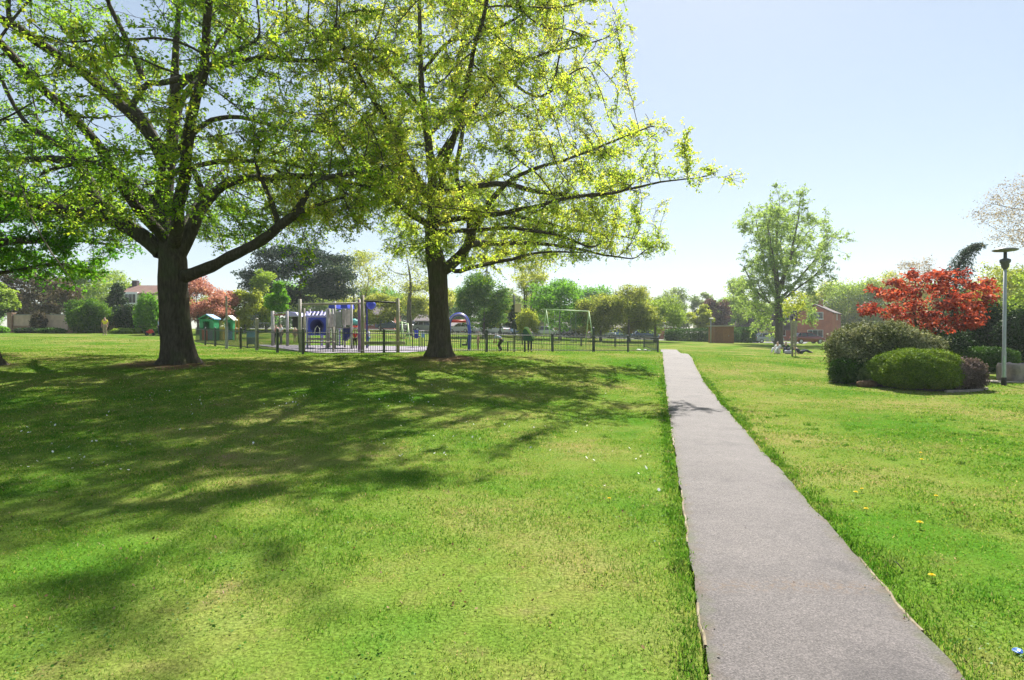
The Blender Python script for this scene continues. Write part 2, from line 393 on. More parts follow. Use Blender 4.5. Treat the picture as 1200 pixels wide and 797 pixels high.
def edging_mat():
    m, nt, out = new_mat('path_edging')
    b = N(nt, 'ShaderNodeBsdfPrincipled'); nt.links.new(b.outputs[0], out.inputs[0])
    geo = N(nt, 'ShaderNodeNewGeometry'); n = noise(nt, 7, 5, geo.outputs['Position'], .7)
    r = ramp(nt, n.outputs['Fac'], [(.3, (.07, .06, .03)), (.5, (.20, .16, .10)), (.7, (.32, .28, .20))])
    nt.links.new(r.outputs[0], b.inputs['Base Color']); b.inputs['Roughness'].default_value = .9
    return m
EDGE = edging_mat()
ev, ef = [], []
for s, sd in ((-1, 1.0), (1, 4.0)):
    y = -2.9
    while y < 40:
        ln = random.uniform(.5, 2.4)
        if random.random() < (.72 if s < 0 else .6):
            yy = np.arange(y, min(y + ln, 40), .12)
            if len(yy) > 1:
                c = path_cx(yy) + s * PATH_W / 2 + edge_wob(yy, sd)
                wdt = random.uniform(.008, .017); h = random.uniform(.008, .020)
                for k, yv in enumerate(yy):
                    for dx, dz in ((-.006, -.03), (-.006, h), (wdt, h), (wdt, -.03)):
                        x = c[k] + s * dx; ev.append((x, yv, G(x, yv) + dz))
                    if k:
                        o = len(ev) - 8
                        for q in range(3): ef.append((o + q, o + q + 1, o + q + 5, o + q + 4))
        y += ln + random.uniform(.0, .25)
edg = link('path_edging', np_mesh('path_edging', np.array(ev), np.array(ef)), EDGE)
tag(edg, 'pale worn timber edging along both sides of the asphalt path', 'edging', kind='structure')

# playground safety surface ------------------------------------------
def patch(name, cs, mat, lab, cat, lift=.04, n=24):
    a, b, c, d = [np.array(q, float) for q in cs]
    u, v = np.meshgrid(np.linspace(0, 1, n), np.linspace(0, 1, n))
    P = (a[None, None] * ((1-u)*(1-v))[..., None] + b * (u*(1-v))[..., None] + c * (u*v)[..., None] + d * ((1-u)*v)[..., None])
    z = Gv(P[..., 0], P[..., 1]) + lift
    i = np.arange(n * n).reshape(n, n); f = np.stack([i[:-1, :-1], i[:-1, 1:], i[1:, 1:], i[1:, :-1]], -1).reshape(-1, 4)
    o = link(name, np_mesh(name, np.stack([P[..., 0], P[..., 1], z], -1).reshape(-1, 3), f), mat, smooth=True)
    return tag(o, lab, cat, kind='structure')
RUB = solid('rubber_surface', (.19, .17, .20), .9, .25, 1.2)
patch('playground_surface', [(-9.6, 28.3), (-5.6, 30.4), (-5.0, 44), (-18.0, 40)], RUB, 'grey rubber safety surface under the climbing equipment', 'playground surface')
patch('path_gravel', [(X(1100, 20.5), 20.5), (X(1178, 19.2), 19.2), (X(1215, 19.6), 19.6), (X(1110, 21.3), 21.3)], solid('gravel_path', (.34, .30, .22), .9, .3, 20), 'narrow strip of pale gravel path beside the lamp post', 'path', lift=.02, n=10)
patch('car_park', [(-40, 83.5), (43, 83.5), (50, 96), (-45, 96)], solid('tarmac', (.09, .09, .095), .9, .2, .6), 'grey tarmac where the cars are parked', 'road', lift=.03, n=60)
# ------------------------------------------------------------------ grass blades
def grass_mat():
    m, nt, out = new_mat('grass_blade')
    at = N(nt, 'ShaderNodeAttribute', attribute_name='tint'); geo = N(nt, 'ShaderNodeNewGeometry')
    r = ramp(nt, at.outputs['Fac'], [(0, (.048, .170, .014)), (.45, (.148, .265, .038)), (.8, (.245, .325, .058)), (.90, (.33, .31, .10)), (1, (.45, .39, .21))])
    n1 = noise(nt, .33, 5, geo.outputs['Position'], .6); n2 = noise(nt, 2.2, 5, geo.outputs['Position'], .65)
    r1 = ramp(nt, n1.outputs['Fac'], [(.36, (.84, .94, .84)), (.5, (1, 1, 1)), (.68, (1.2, 1.03, 1.35))])
    r2 = ramp(nt, n2.outputs['Fac'], [(.42, (.9, .97, .9)), (.54, (1.0, 1.0, 1.0)), (.68, (1.38, 1.02, 1.8))])
    c = mix(nt, 1.0, r.outputs[0], r1.outputs[0], 'MULTIPLY'); c = mix(nt, 1.0, c, r2.outputs[0], 'MULTIPLY')
    d = N(nt, 'ShaderNodeBsdfDiffuse'); nt.links.new(c, d.inputs['Color'])
    t = N(nt, 'ShaderNodeBsdfTranslucent'); nt.links.new(mix(nt, 1.0, c, (1.1, 1.05, .7), 'MULTIPLY'), t.inputs['Color'])
    ms = N(nt, 'ShaderNodeMixShader'); ms.inputs[0].default_value = .5
    nt.links.new(d.outputs[0], ms.inputs[1]); nt.links.new(t.outputs[0], ms.inputs[2]); nt.links.new(ms.outputs[0], out.inputs[0])
    return m
GRASS = grass_mat()

def blades(name, x, y, h, w, tint, lean, label):
    n = len(x); z = Gv(x, y) - .006
    a = rng.uniform(0, 2 * np.pi, n); ca, sa = np.cos(a), np.sin(a)
    b = rng.uniform(0, 2 * np.pi, n); ln = lean * h
    v = np.zeros((n, 5, 3))
    hw = w / 2
    v[:, 0] = np.stack([x - ca * hw, y - sa * hw, z], -1); v[:, 1] = np.stack([x + ca * hw, y + sa * hw, z], -1)
    mx_, my_ = x + np.cos(b) * ln * .35, y + np.sin(b) * ln * .35
    v[:, 2] = np.stack([mx_ + ca * hw * .85, my_ + sa * hw * .85, z + h * .62], -1)
    v[:, 3] = np.stack([mx_ - ca * hw * .85, my_ - sa * hw * .85, z + h * .62], -1)
    v[:, 4] = np.stack([x + np.cos(b) * ln, y + np.sin(b) * ln, z + h * (1 - .25 * lean)], -1)
    o = np.arange(n)[:, None] * 5
    tri = np.concatenate([o + np.array([[0, 1, 2]]), o + np.array([[0, 2, 3]]), o + np.array([[3, 2, 4]])], 0)
    g = link(name, np_mesh(name, v.reshape(-1, 3), tri, np.repeat(tint, 5)), GRASS)
    return tag(g, label, 'grass', kind='stuff')

def fbm(x, y, seed):
    r_ = np.random.default_rng(seed); s = 0
    for k in range(5):
        f = 1.0 * 1.9 ** k; a = r_.uniform(0, 6.28, 4)
        s = s + (np.sin(x * f + a[0] + 1.7 * np.sin(y * f * .7 + a[1])) * np.sin(y * f * 1.1 + a[2] + 1.3 * np.sin(x * f * .8 + a[3]))) / 1.5 ** k
    return s / 2.2

def make_grass():
    xs, ys_ = [], []
    for d0, d1, dens in ((1.2, 2.6, 3400), (2.6, 4, 3400), (4, 5.5, 3000), (5.5, 7.5, 2000), (7.5, 10, 1250), (10, 14, 700), (14, 20, 380), (20, 30, 170), (30, 48, 60)):
        half = 1.0 * d1 + 1.8
        n = int((d1 - d0) * 2 * half * dens)
        x = rng.uniform(-half, half, n); y = rng.uniform(d0, d1, n)
        k = np.abs(x) < 1.0 * y + 1.8
        xs.append(x[k]); ys_.append(y[k])
    x = np.concatenate(xs); y = np.concatenate(ys_)
    pd = np.abs(x - path_cx(y)) - PATH_W / 2
    f = fbm(x * .9, y * .9, 3); f2 = fbm(x * 3.1, y * 3.1, 8)
    keep = pd > .012 + .03 * f2
    # worn thin places
    keep &= rng.random(len(x)) < np.clip(1.05 + .9 * f + .5 * f2, .30, 1)
    for tx, ty, tr in ((-11.17, 18.7, .9), (-2.7, 22.6, .85), (-15.8, 16.9, .8)):
        dd_ = np.hypot(x - tx, y - ty) + .5 * fbm(x * 1.6, y * 1.6, 12); keep &= (dd_ > tr * 1.9) | ((rng.random(len(x)) < .3) & (dd_ > tr))
    x, y, pd, f, f2 = x[keep], y[keep], pd[keep], f[keep], f2[keep]
    n = len(x); dist = np.hypot(x, y)
    edge = np.clip(1 - pd / .22, 0, 1)
    h = (.024 + .010 * f + .006 * f2) * rng.uniform(.55, 1.5, n) * (1 + .9 * edge)
    h = np.clip(h, .010, .07)
    w = rng.uniform(.0028, .0055, n) * np.clip(dist / 3.6, 1, 9)
    tint = np.clip(rng.beta(2, 2.6, n) + .16 * (-f) + .1 * (-f2) + (rng.random(n) < .08) * .45 - .15 * edge, 0, 1)
    lean = rng.uniform(.2, 1.25, n)
    blades('grass', x, y, h, w, tint, lean, 'short mown grass blades covering the lawn on both sides of the path')
    # coarse tussocks
    m = 300
    cx_ = rng.uniform(-9, 9, m); cy_ = rng.uniform(2.2, 13, m); f = fbm(cx_ * .7, cy_ * .7, 21)
    k = (np.abs(cx_) < cy_ + .6) & (f > -.05) & (np.abs(cx_ - path_cx(cy_)) > PATH_W / 2 + .1); cx_, cy_ = cx_[k], cy_[k]
    # more along the path edges
    ye = rng.uniform(2.2, 20, 330); se = rng.choice([-1, 1], 330); xe = path_cx(ye) + se * (PATH_W / 2 + .05 + np.abs(rng.normal(0, .07, 330)))
    cx_ = np.concatenate([cx_, xe]); cy_ = np.concatenate([cy_, ye]); per = 34
    x = np.repeat(cx_, per) + rng.normal(0, .045, len(cx_) * per); y = np.repeat(cy_, per) + rng.normal(0, .045, len(cx_) * per)
    hh = np.repeat(rng.uniform(.03, .065, len(cx_)), per) * rng.uniform(.5, 1.2, len(x))
    k = np.abs(x - path_cx(y)) > PATH_W / 2 - .035
    x, y, hh = x[k], y[k], hh[k]; dist = np.hypot(x, y)
    t0 = np.clip(rng.normal(.25, .12, len(x)), 0, 1)
    blades('tussock_grass', x, y, hh, rng.uniform(.004, .008, len(x)) * np.clip(dist / 4.5, 1, 5), t0, rng.uniform(.3, 1.3, len(x)), 'taller dark green tussocks of coarse grass in the lawn and along the path')
make_grass()

# ------------------------------------------------------------------ leaves
def leaves(name, pos, size, mat, parent, aspect=.62, droop=.25, up=.5, tint=None, cup=.18):
    n = len(pos); pos = np.asarray(pos)
    nr = rng.normal(0, 1, (n, 3)); nr[:, 2] = np.abs(nr[:, 2]) + up; nr /= np.linalg.norm(nr, axis=1, keepdims=True)
    d = rng.normal(0, 1, (n, 3)); d[:, 2] -= droop * 2
    d -= nr * (d * nr).sum(1, keepdims=True); d /= np.linalg.norm(d, axis=1, keepdims=True) + 1e-9
    s = np.cross(nr, d)
    L = (np.asarray(size) * np.ones(n))[:, None]; Wd = L * aspect * .5
    v = np.zeros((n, 4, 3))
    v[:, 0] = pos; v[:, 1] = pos + d * L * .45 + s * Wd + nr * L * cup; v[:, 2] = pos + d * L - nr * L * cup * .5; v[:, 3] = pos + d * L * .45 - s * Wd + nr * L * cup
    f = np.arange(n * 4).reshape(n, 4)
    if tint is None: tint = rng.random(n)
    return link(name, np_mesh(name, v.reshape(-1, 3), f, np.repeat(np.clip(tint, 0, 1), 4)), mat, parent)

# ------------------------------------------------------------------ tree growth
def grow(nodes, par, att, step, di, dk, iters, up=.05, jit=.12, r_=None):
    """space colonisation: nodes (n,3) list with parent indices, attractors (m,3)"""
    r_ = r_ or rng
    P = np.array(nodes, float); PA = list(par); att = np.array(att, float)
    near = np.zeros(len(att), int); dist = np.full(len(att), 1e9)
    def upd(new0):
        for i in range(new0, len(P), 300):
            B = P[i:i+300]; d = np.linalg.norm(att[:, None] - B[None], axis=2); j = d.argmin(1); dm = d[np.arange(len(att)), j]
            k = dm < dist; dist[k] = dm[k]; near[k] = j[k] + i
    upd(0); kids = {}
    for k_, a_ in enumerate(PA):
        if a_ >= 0: kids.setdefault(int(a_), []).append(k_)
    for it in range(iters):
        act = dist < di
        if not act.any(): break
        idx = near[act]; v = att[act] - P[idx]; v /= np.linalg.norm(v, axis=1, keepdims=True) + 1e-9
        u, inv = np.unique(idx, return_inverse=True)
        D = np.zeros((len(u), 3)); np.add.at(D, inv, v)
        D /= np.linalg.norm(D, axis=1, keepdims=True) + 1e-9
        D += r_.normal(0, jit, D.shape); D[:, 2] += up
        D /= np.linalg.norm(D, axis=1, keepdims=True) + 1e-9
        new = P[u] + D * step; n0 = len(P)
        ok = np.ones(len(u), bool)
        for q, (a_, b_) in enumerate(zip(u, new)):
            for c_ in kids.get(int(a_), ()):
                if np.abs(P[c_] - b_).sum() < step * .55: ok[q] = False; break
        stuck = np.isin(near, u[~ok]) & act
        u, new = u[ok], new[ok]
        for q, a_ in enumerate(u): kids.setdefault(int(a_), []).append(n0 + q)
        P = np.concatenate([P, new]); PA += list(u)
        if len(new): upd(n0)
        dist[stuck & (dist < dk * 2.2)] = 0
        kill = dist < dk
        if kill.any():
            att = att[~kill]; near = near[~kill]; dist = dist[~kill]
        if len(att) == 0: break
    return P, np.array(PA)

def tree_radii(P, PA, hand, tip, ex):
    n = len(P); ch = [[] for _ in range(n)]
    for i in range(n):
        if PA[i] >= 0: ch[PA[i]].append(i)
    r = np.zeros(n)
    for i in range(n - 1, -1, -1):                    # children always come after parents
        r[i] = tip if not ch[i] else sum(r[c] ** ex for c in ch[i]) ** (1 / ex)
    for i, h in hand.items(): r[i] = h if h > 0 else r[i]
    for i in range(n):
        if PA[i] >= 0: r[i] = min(r[i], r[PA[i]])
    return r, ch

def tubes(P, PA, r, ch, roots, sides=lambda r: 12 if r > .2 else 8 if r > .07 else 5 if r > .025 else 3, stop=0.0, flare=None):
    V, F = [], []; nv = 0
    todo = [(k, False) for k in roots]
    while todo:
        s, sub = todo.pop()
        chain = [s]; c = s
        while ch[c]:
            k = sorted(ch[c], key=lambda j: -r[j])
            for j in k[1:]: todo.append((j, True))
            c = k[0]; chain.append(c)
        pts = [P[i] for i in chain]; rr = [r[i] for i in chain]
        if sub and PA[s] >= 0: pts = [P[PA[s]]] + pts; rr = [min(rr[0] * 1.15, r[PA[s]])] + rr
        if len(pts) < 2 or max(rr) < stop: continue
        pts = np.array(pts); rr = np.array(rr)
        if len(pts) > 3:                               # smooth
            q = pts.copy(); q[1:-1] = pts[1:-1] * .5 + (pts[:-2] + pts[2:]) * .25; pts = q
        m = sides(rr[0]); ref = np.array([1.0, 0.2, 0]); rings = []
        for i in range(len(pts)):
            t = pts[min(i+1, len(pts)-1)] - pts[max(i-1, 0)]; t = t / (np.linalg.norm(t) + 1e-9)
            a = ref - t * ref.dot(t)
            if np.linalg.norm(a) < .1: a = np.array([0, 1.0, .3]) - t * np.dot([0, 1.0, .3], t)
            a /= np.linalg.norm(a); b = np.cross(t, a); ref = a
            th = np.arange(m) * 2 * np.pi / m
            rad = np.full(m, rr[i])
            if flare is not None and s in flare and i < len(pts):
                hz = pts[i][2] - pts[0][2]
                rad = rad * (1 + (.26 * np.exp(-hz / .30) + .035) * np.sin(th * 5 + 1.1) + .05 * np.sin(th * 3 + hz * 1.5) + .03 * np.sin(th * 8 - hz * 3))
            elif rr[i] > .08:
                rad = rad * (1 + .06 * np.sin(th * 3 + i * .9) + .05 * math.sin(i * 1.7 + s))
            rings.append(pts[i] + np.outer(np.cos(th) * rad, a) + np.outer(np.sin(th) * rad, b))
        rings = np.array(rings).reshape(-1, 3); V.append(rings)
        L = len(pts); ix = np.arange(L * m).reshape(L, m) + nv; nx2 = np.roll(ix, -1, 1)
        F.append(np.stack([ix[:-1], nx2[:-1], nx2[1:], ix[1:]], -1).reshape(-1, 4)); nv += L * m
    if not V: return np.zeros((0, 3)), np.zeros((0, 4), int)
    return np.concatenate(V), np.concatenate(F)

def resample(pts, rad, step):
    out, ro = [], []
    pts = [Vector(p) for p in pts]
    # catmull-rom through the points
    for i in range(len(pts) - 1):
        p0, p1, p2, p3 = pts[max(i-1, 0)], pts[i], pts[i+1], pts[min(i+2, len(pts)-1)]
        n = max(1, int(round((p2 - p1).length / step)))
        for k in range(n):
            t = k / n
            q = .5 * ((2*p1) + (p2 - p0)*t + (2*p0 - 5*p1 + 4*p2 - p3)*t*t + (3*p1 - p0 - 3*p2 + p3)*t**3)
            out.append(q); ro.append(rad[i] * (1 - t) + rad[i+1] * t)
    out.append(pts[-1]); ro.append(rad[-1])
    return out, ro

def big_tree(name, label, cat, base, d, trunk, limbs, clumps, barkm, leafm, n_leaf, leaf_size, tint_fn, seed, step=.34, extra=None, jit=.19, tip=.0095, twig=.24, thinr=.022, along=.9, thick=.8):
    """trunk/limbs given as photo-pixel columns with a depth offset: real 3-D limbs round the tree's own depth"""
    global rng
    rng = np.random.default_rng(seed)
    root = empty(name, base, label, cat)
    nodes, par, hand = [], [], {}
    tp, tr = resample([W(p[0], p[1], d + p[2]) for p in trunk], [p[3] * thick for p in trunk], step)
    for k, (p, q) in enumerate(zip(tp, tr)):
        nodes.append(p); par.append(k - 1); hand[k] = q
    ntrunk = len(nodes)
    for lb in limbs:
        lp, lr = resample([W(p[0], p[1], d + p[2]) for p in lb], [p[3] * thick for p in lb], step)
        # attach to nearest existing node
        arr = np.array([tuple(v) for v in nodes]); j = int(np.linalg.norm(arr - np.array(lp[0]), axis=1).argmin())
        prev = j; kx = ky = kz = 0.0
        for k, (p, q) in enumerate(zip(lp[1:], lr[1:])):
            if k == 0 and (p - nodes[j]).length < step * .4: continue
            kx += rng.normal(0, .045); ky += rng.normal(0, .045); kz += rng.normal(0, .04); kx *= .86; ky *= .86; kz *= .86
            nodes.append(p + Vector((kx, ky, kz)) * (1 if k > 1 else 0)); par.append(prev); hand[len(nodes) - 1] = min(q, hand[prev]) ; prev = len(nodes) - 1
        if along:
            arc = 0; clumps = clumps + [(np.array(lp[-1]), .75, .35, 9), (np.array(lp[-1]) * .4 + np.array(lp[max(0, len(lp) - 8)]) * .6, .8, .35, 9)]
            for k in range(1, len(lp)):
                arc += step
                if k > .38 * len(lp) and arc > along:
                    arc = 0; o = rng.normal(0, .5, 3); clumps = clumps + [(np.array(lp[k]) + o + np.array([0, 0, .2]), rng.uniform(.7, 1.2), rng.uniform(.25, .4), 10)]
    # attractors in flattened clumps
    A = []
    for (c, rx, rz, n) in clumps:
        q = rng.normal(0, 1, (n, 3)); q /= np.linalg.norm(q, axis=1, keepdims=True); q *= rng.random((n, 1)) ** (1/3)
        A.append(np.array(c) + q * np.array([rx, rx, rz]))
    A = np.concatenate(A)
    P, PA = grow([tuple(v) for v in nodes], par, A, step, 5.0, step * 1.25, 90, up=.02, jit=.16)
    r, ch = tree_radii(P, PA, {}, tip, 2.15)
    r = r.copy()
    for k, h in hand.items(): r[k] = max(h, min(r[k], h * 1.2))
    for i in range(len(P)):
        if PA[i] >= 0: r[i] = min(r[i], r[PA[i]])
    Pl = P - np.array(base)
    # trunk mesh: the hand trunk chain alone
    ct = [[] for _ in range(len(P))]
    for k in range(ntrunk - 1): ct[k] = [k + 1]
    v, f = tubes(Pl, PA, r, ct, [0], sides=lambda q: 28, flare={0})
    link('trunk', np_mesh('trunk', v, f), barkm, root, True)
    # limbs and twigs
    cb = [list(c) for c in ch]
    for k in range(ntrunk - 1): cb[k] = [j for j in ch[k] if j != k + 1]
    V, F, nv = [], [], 0
    for k in range(ntrunk):
        for j in cb[k]:
            cc = cb
            v, f = tubes(Pl, PA, r, cc, [j])
            # tie the limb to the trunk
            v2, f2 = tubes(np.array([Pl[k], Pl[k] * .5 + Pl[j] * .5, Pl[j]]), np.array([-1, 0, 1]), np.array([min(r[k], r[j] * 1.35), r[j] * 1.15, r[j]]), [[1], [2], []], [0])
            for a, b in ((v, f), (v2, f2)):
                if len(a): V.append(a); F.append(b + nv); nv += len(a)
    link('branches', np_mesh('branches', np.concatenate(V), np.concatenate(F)), barkm, root, True)
    # twigs on the thin wood, leaves bunched along their outer half
    thin = np.where((r < thinr) & (np.arange(len(P)) >= len(nodes)))[0]
    per = 8; nt_ = n_leaf // per
    wts = rng.gamma(2.0, 1, len(thin)) * np.clip(1.0 + .9 * np.sin(P[thin, 0] * 1.1 + seed) * np.sin(P[thin, 2] * 1.4) * np.sin(P[thin, 1] * 1.2 + 1), .15, 2)
    pick = rng.choice(thin, nt_, p=wts / wts.sum())
    t = rng.random((nt_, 1)); a = P[pick] * t + P[PA[pick]] * (1 - t)
    dirn = P[pick] - P[PA[pick]]; dirn /= np.linalg.norm(dirn, axis=1, keepdims=True) + 1e-9
    dirn = dirn * .7 + rng.normal(0, .75, a.shape) * np.array([1, 1, .75]); dirn /= np.linalg.norm(dirn, axis=1, keepdims=True)
    ln = jit * 2.2 * rng.uniform(.5, 1.35, (nt_, 1)); mid = a + dirn * ln * .55 + rng.normal(0, .03, a.shape); end = a + dirn * ln + np.array([0, 0, -1.0]) * ln * .12 * rng.random((nt_, 1))
    s1 = np.cross(dirn, rng.normal(0, 1, a.shape)); s1 /= np.linalg.norm(s1, axis=1, keepdims=True); s2 = np.cross(dirn, s1); w0 = tip * .75
    tri = lambda c_, w_: [c_ + s1 * w_, c_ - s1 * w_ * .5 + s2 * w_ * .87, c_ - s1 * w_ * .5 - s2 * w_ * .87]
    vv = np.stack(tri(a, w0) + tri(mid, w0 * .75) + [end], 1) - np.array(base); o_ = np.arange(nt_)[:, None] * 7
    ff = np.concatenate([o_ + np.array([q]) for q in ((0,1,4),(0,4,3),(1,2,5),(1,5,4),(2,0,3),(2,3,5),(3,4,6),(4,5,6),(5,3,6))], 0)
    link('twigs', np_mesh('twigs', vv.reshape(-1, 3), ff), barkm, root)['kind'] = 'stuff'
    k_ = rng.beta(2.6, 1.0, (nt_, per, 1)); pp = np.where(k_ < .55, a[:, None] + (mid - a)[:, None] * k_ / .55, mid[:, None] + (end - mid)[:, None] * (k_ - .55) / .45)
    pp = (pp + rng.normal(0, leaf_size * .28, pp.shape)).reshape(-1, 3)
    tw_t = np.repeat(rng.normal(0, .13, nt_), per)
    tint = np.clip(tint_fn(pp, rng.random(len(pp))) + tw_t, 0, 1)
    leaves('crown', pp - np.array(base), leaf_size * np.repeat(rng.uniform(.65, 1.2, nt_), per) * rng.uniform(.7, 1.25, len(pp)), leafm, root, tint=tint, droop=.35)
    if extra: extra(root, base)
    return root

def clump_field(c, rx, ry, up, dn, n, seed, rmin=.9, rmax=1.7, flat=.36, per=16, inner=.45, mask=None):
    r_ = np.random.default_rng(seed); out = []; tries = 0
    while len(out) < n and tries < n * 40:
        tries += 1
        q = r_.normal(0, 1, 3); q /= np.linalg.norm(q); q *= (inner ** 3 + (1 - inner ** 3) * r_.random()) ** (1/3)
        p = np.array([c[0] + q[0] * rx, c[1] + q[1] * ry, c[2] + q[2] * (up if q[2] > 0 else dn)])
        if mask is not None and not mask(p): continue
        rr = r_.uniform(rmin, rmax); out.append((p, rr, rr * flat, int(per * (rr / 1.3) ** 2)))
    return out

OAK_BARK = bark_mat('oak_bark', (.030, .024, .018), (.095, .080, .062), moss=(.06, .075, .03))
OAK_BARK_GREY = bark_mat('oak_bark_grey', (.038, .030, .022), (.110, .092, .066), moss=(.075, .085, .035))
LEAF_GREEN = leaf_mat('leaf_spring_green', [(0, (.13, .29, .02)), (.5, (.25, .42, .03)), (.8, (.42, .51, .05)), (1, (.56, .54, .08))], .64)
LEAF_YELLOW = leaf_mat('leaf_spring_yellow', [(0, (.24, .40, .04)), (.4, (.40, .54, .06)), (.8, (.58, .63, .10)), (1, (.66, .60, .14))], .64)
LEAF_DEEP = leaf_mat('leaf_deep_green', [(0, (.07, .23, .015)), (.5, (.15, .35, .02)), (1, (.30, .46, .04))], .58)

# ---- the big spreading tree -----------------------------------------
D1 = 19.0; B1 = Vector((-11.17, 19, G(-11.17, 19) - .05))
trunk1 = [(208, 428, 0, .80), (208, 418, 0, .66), (207, 400, 0, .585), (205, 375, 0, .55), (204, 350, 0, .54), (203, 325, 0, .56), (203, 306, 0, .56), (199, 288, .1, .44),
          (193, 265, .2, .37), (191, 240, .3, .35), (195, 205, .4, .31), (202, 160, .5, .23), (204, 110, .5, .18), (206, 60, .4, .13), (210, 5, .2, .08), (212, -50, 0, .04)]
limbs1 = [
 [(212, 325, 0, .30), (235, 319, -.3, .24), (265, 308, -.7, .215), (300, 290, -1.1, .20), (328, 271, -1.5, .185), (350, 252, -1.8, .15), (358, 228, -2, .11), (374, 212, -2.2, .095), (410, 205, -2.6, .07), (450, 200, -3, .04)],
 [(331, 268, -1.5, .12), (318, 238, -1.6, .10), (308, 212, -1.6, .07), (300, 180, -1.4, .04)],
 [(352, 250, -1.8, .09), (380, 238, -2.2, .06), (410, 232, -2.7, .035)],
 [(205, 305, 0, .33), (222, 275, .3, .27), (238, 242, .7, .24), (262, 217, 1.1, .19), (300, 210, 1.6, .165), (345, 209, 2.0, .14), (400, 212, 2.6, .10), (450, 226, 3.2, .05)],
 [(240, 240, .7, .14), (232, 205, .3, .12), (212, 172, -.2, .1), (222, 140, -.5, .07)],
 [(196, 302, 0, .32), (150, 268, -.3, .26), (115, 256, -.5, .23), (60, 246, -.9, .20), (20, 232, -1.2, .18), (-40, 214, -1.6, .15), (-120, 196, -2, .10)],
 [(192, 292, .1, .34), (158, 272, .4, .28), (134, 254, .7, .27), (112, 222, 1.1, .25), (96, 196, 1.4, .21), (62, 190, 1.9, .15), (0, 186, 2.6, .10), (-60, 172, 3.2, .06)],
 [(96, 196, 1.4, .14), (70, 170, 1.3, .11), (30, 140, 1.0, .09), (5, 95, .7, .07), (-20, 50, .4, .05)],
 [(196, 206, .4, .26), (182, 168, 0, .23), (152, 130, -.7, .21), (112, 95, -1.5, .19), (78, 70, -2.1, .175), (42, 48, -2.7, .17), (8, 27, -3.3, .15), (-60, -10, -4, .10)],
 [(172, 102, -.9, .12), (150, 50, -1.2, .10), (132, 8, -1.6, .08), (122, -40, -2, .05)],
 [(8, 27, -3.3, .08), (10, -10, -3.6, .06), (14, -60, -4, .03)],
 [(203, 108, .5, .15), (232, 84, .2, .13), (280, 70, -.3, .11), (330, 68, -.9, .09), (400, 71, -1.6, .06), (450, 66, -2.1, .03)],
 [(172, 100, -.5, .14), (203, 92, -1.0, .12), (240, 76, -1.5, .1), (276, 62, -1.9, .08), (300, 44, -2.3, .05)],
 [(195, 196, .5, .15), (230, 152, 1.1, .12), (270, 136, 1.7, .10), (320, 150, 2.4, .075), (372, 154, 3.0, .05), (420, 176, 3.6, .03)],
 [(192, 240, .3, .20), (158, 222, .2, .17), (140, 206, 0, .15), (110, 190, -.3, .10), (60, 200, -.8, .07)],
 [(195, 205, .4, .13), (240, 190, .6, .11), (300, 188, 1.0, .09), (360, 196, 1.6, .05)],
 [(203, 290, 0, .26), (212, 230, -2.0, .21), (226, 150, -4.2, .16), (236, 50, -6.2, .11), (240, -80, -7.8, .06)],
 [(200, 288, .1, .24), (150, 225, -1.8, .19), (80, 130, -4.2, .14), (-20, 20, -6.5, .09), (-120, -100, -8, .05)],
 [(203, 292, .1, .22), (222, 250, 2.2, .18), (244, 215, 4.5, .13), (262, 196, 6.5, .08), (280, 180, 8, .04)],
 [(198, 270, .2, .22), (165, 235, 2.2, .17), (120, 200, 4.6, .13), (80, 180, 7, .08)],
 [(204, 150, .5, .14), (230, 90, 2.0, .11), (262, 40, 3.4, .08), (290, 0, 4.5, .05)],
 [(203, 180, .4, .15), (150, 110, 2.2, .12), (100, 60, 3.8, .08), (60, 20, 5, .05)],
]
cl1 = clump_field((-12.2, 18.6, 7.8), 9.6, 9.0, 9.2, 3.0, 300, 4, .9, 1.75, .34, 17, .5, mask=lambda p: p[2] > 4.2 + .10 * abs(p[0] + 11) and p[0] < -3.2 and not (abs(p[0]) < 6 and p[1] < 10.5))
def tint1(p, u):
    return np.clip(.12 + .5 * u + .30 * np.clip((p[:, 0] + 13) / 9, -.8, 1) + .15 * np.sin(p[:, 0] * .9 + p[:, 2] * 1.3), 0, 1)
def dead_twig(root, base):
    b = Vector(base); pts = [W(18, 195, 16.2) - b, W(38, 258, 16.3) - b, W(60, 296, 16.4) - b, W(80, 322, 16.5) - b, W(94, 346, 16.5) - b]
    m = MB(); m.tube(pts, [.014, .02, .02, .017, .009], 6)
    m.build('hanging_dead_twig', bark_mat('bare_twig', (.16, .13, .10), (.30, .25, .20)), root, True)['label'] = 'pale bare dead twig hanging below the crown'
big_tree('spreading_oak_tree', 'broad spreading oak with thick low limbs over the lawn, the greener of two oaks', 'tree', B1, D1, trunk1, limbs1, cl1, OAK_BARK, LEAF_GREEN, 165000, .094, tint1, 101, extra=dead_twig)

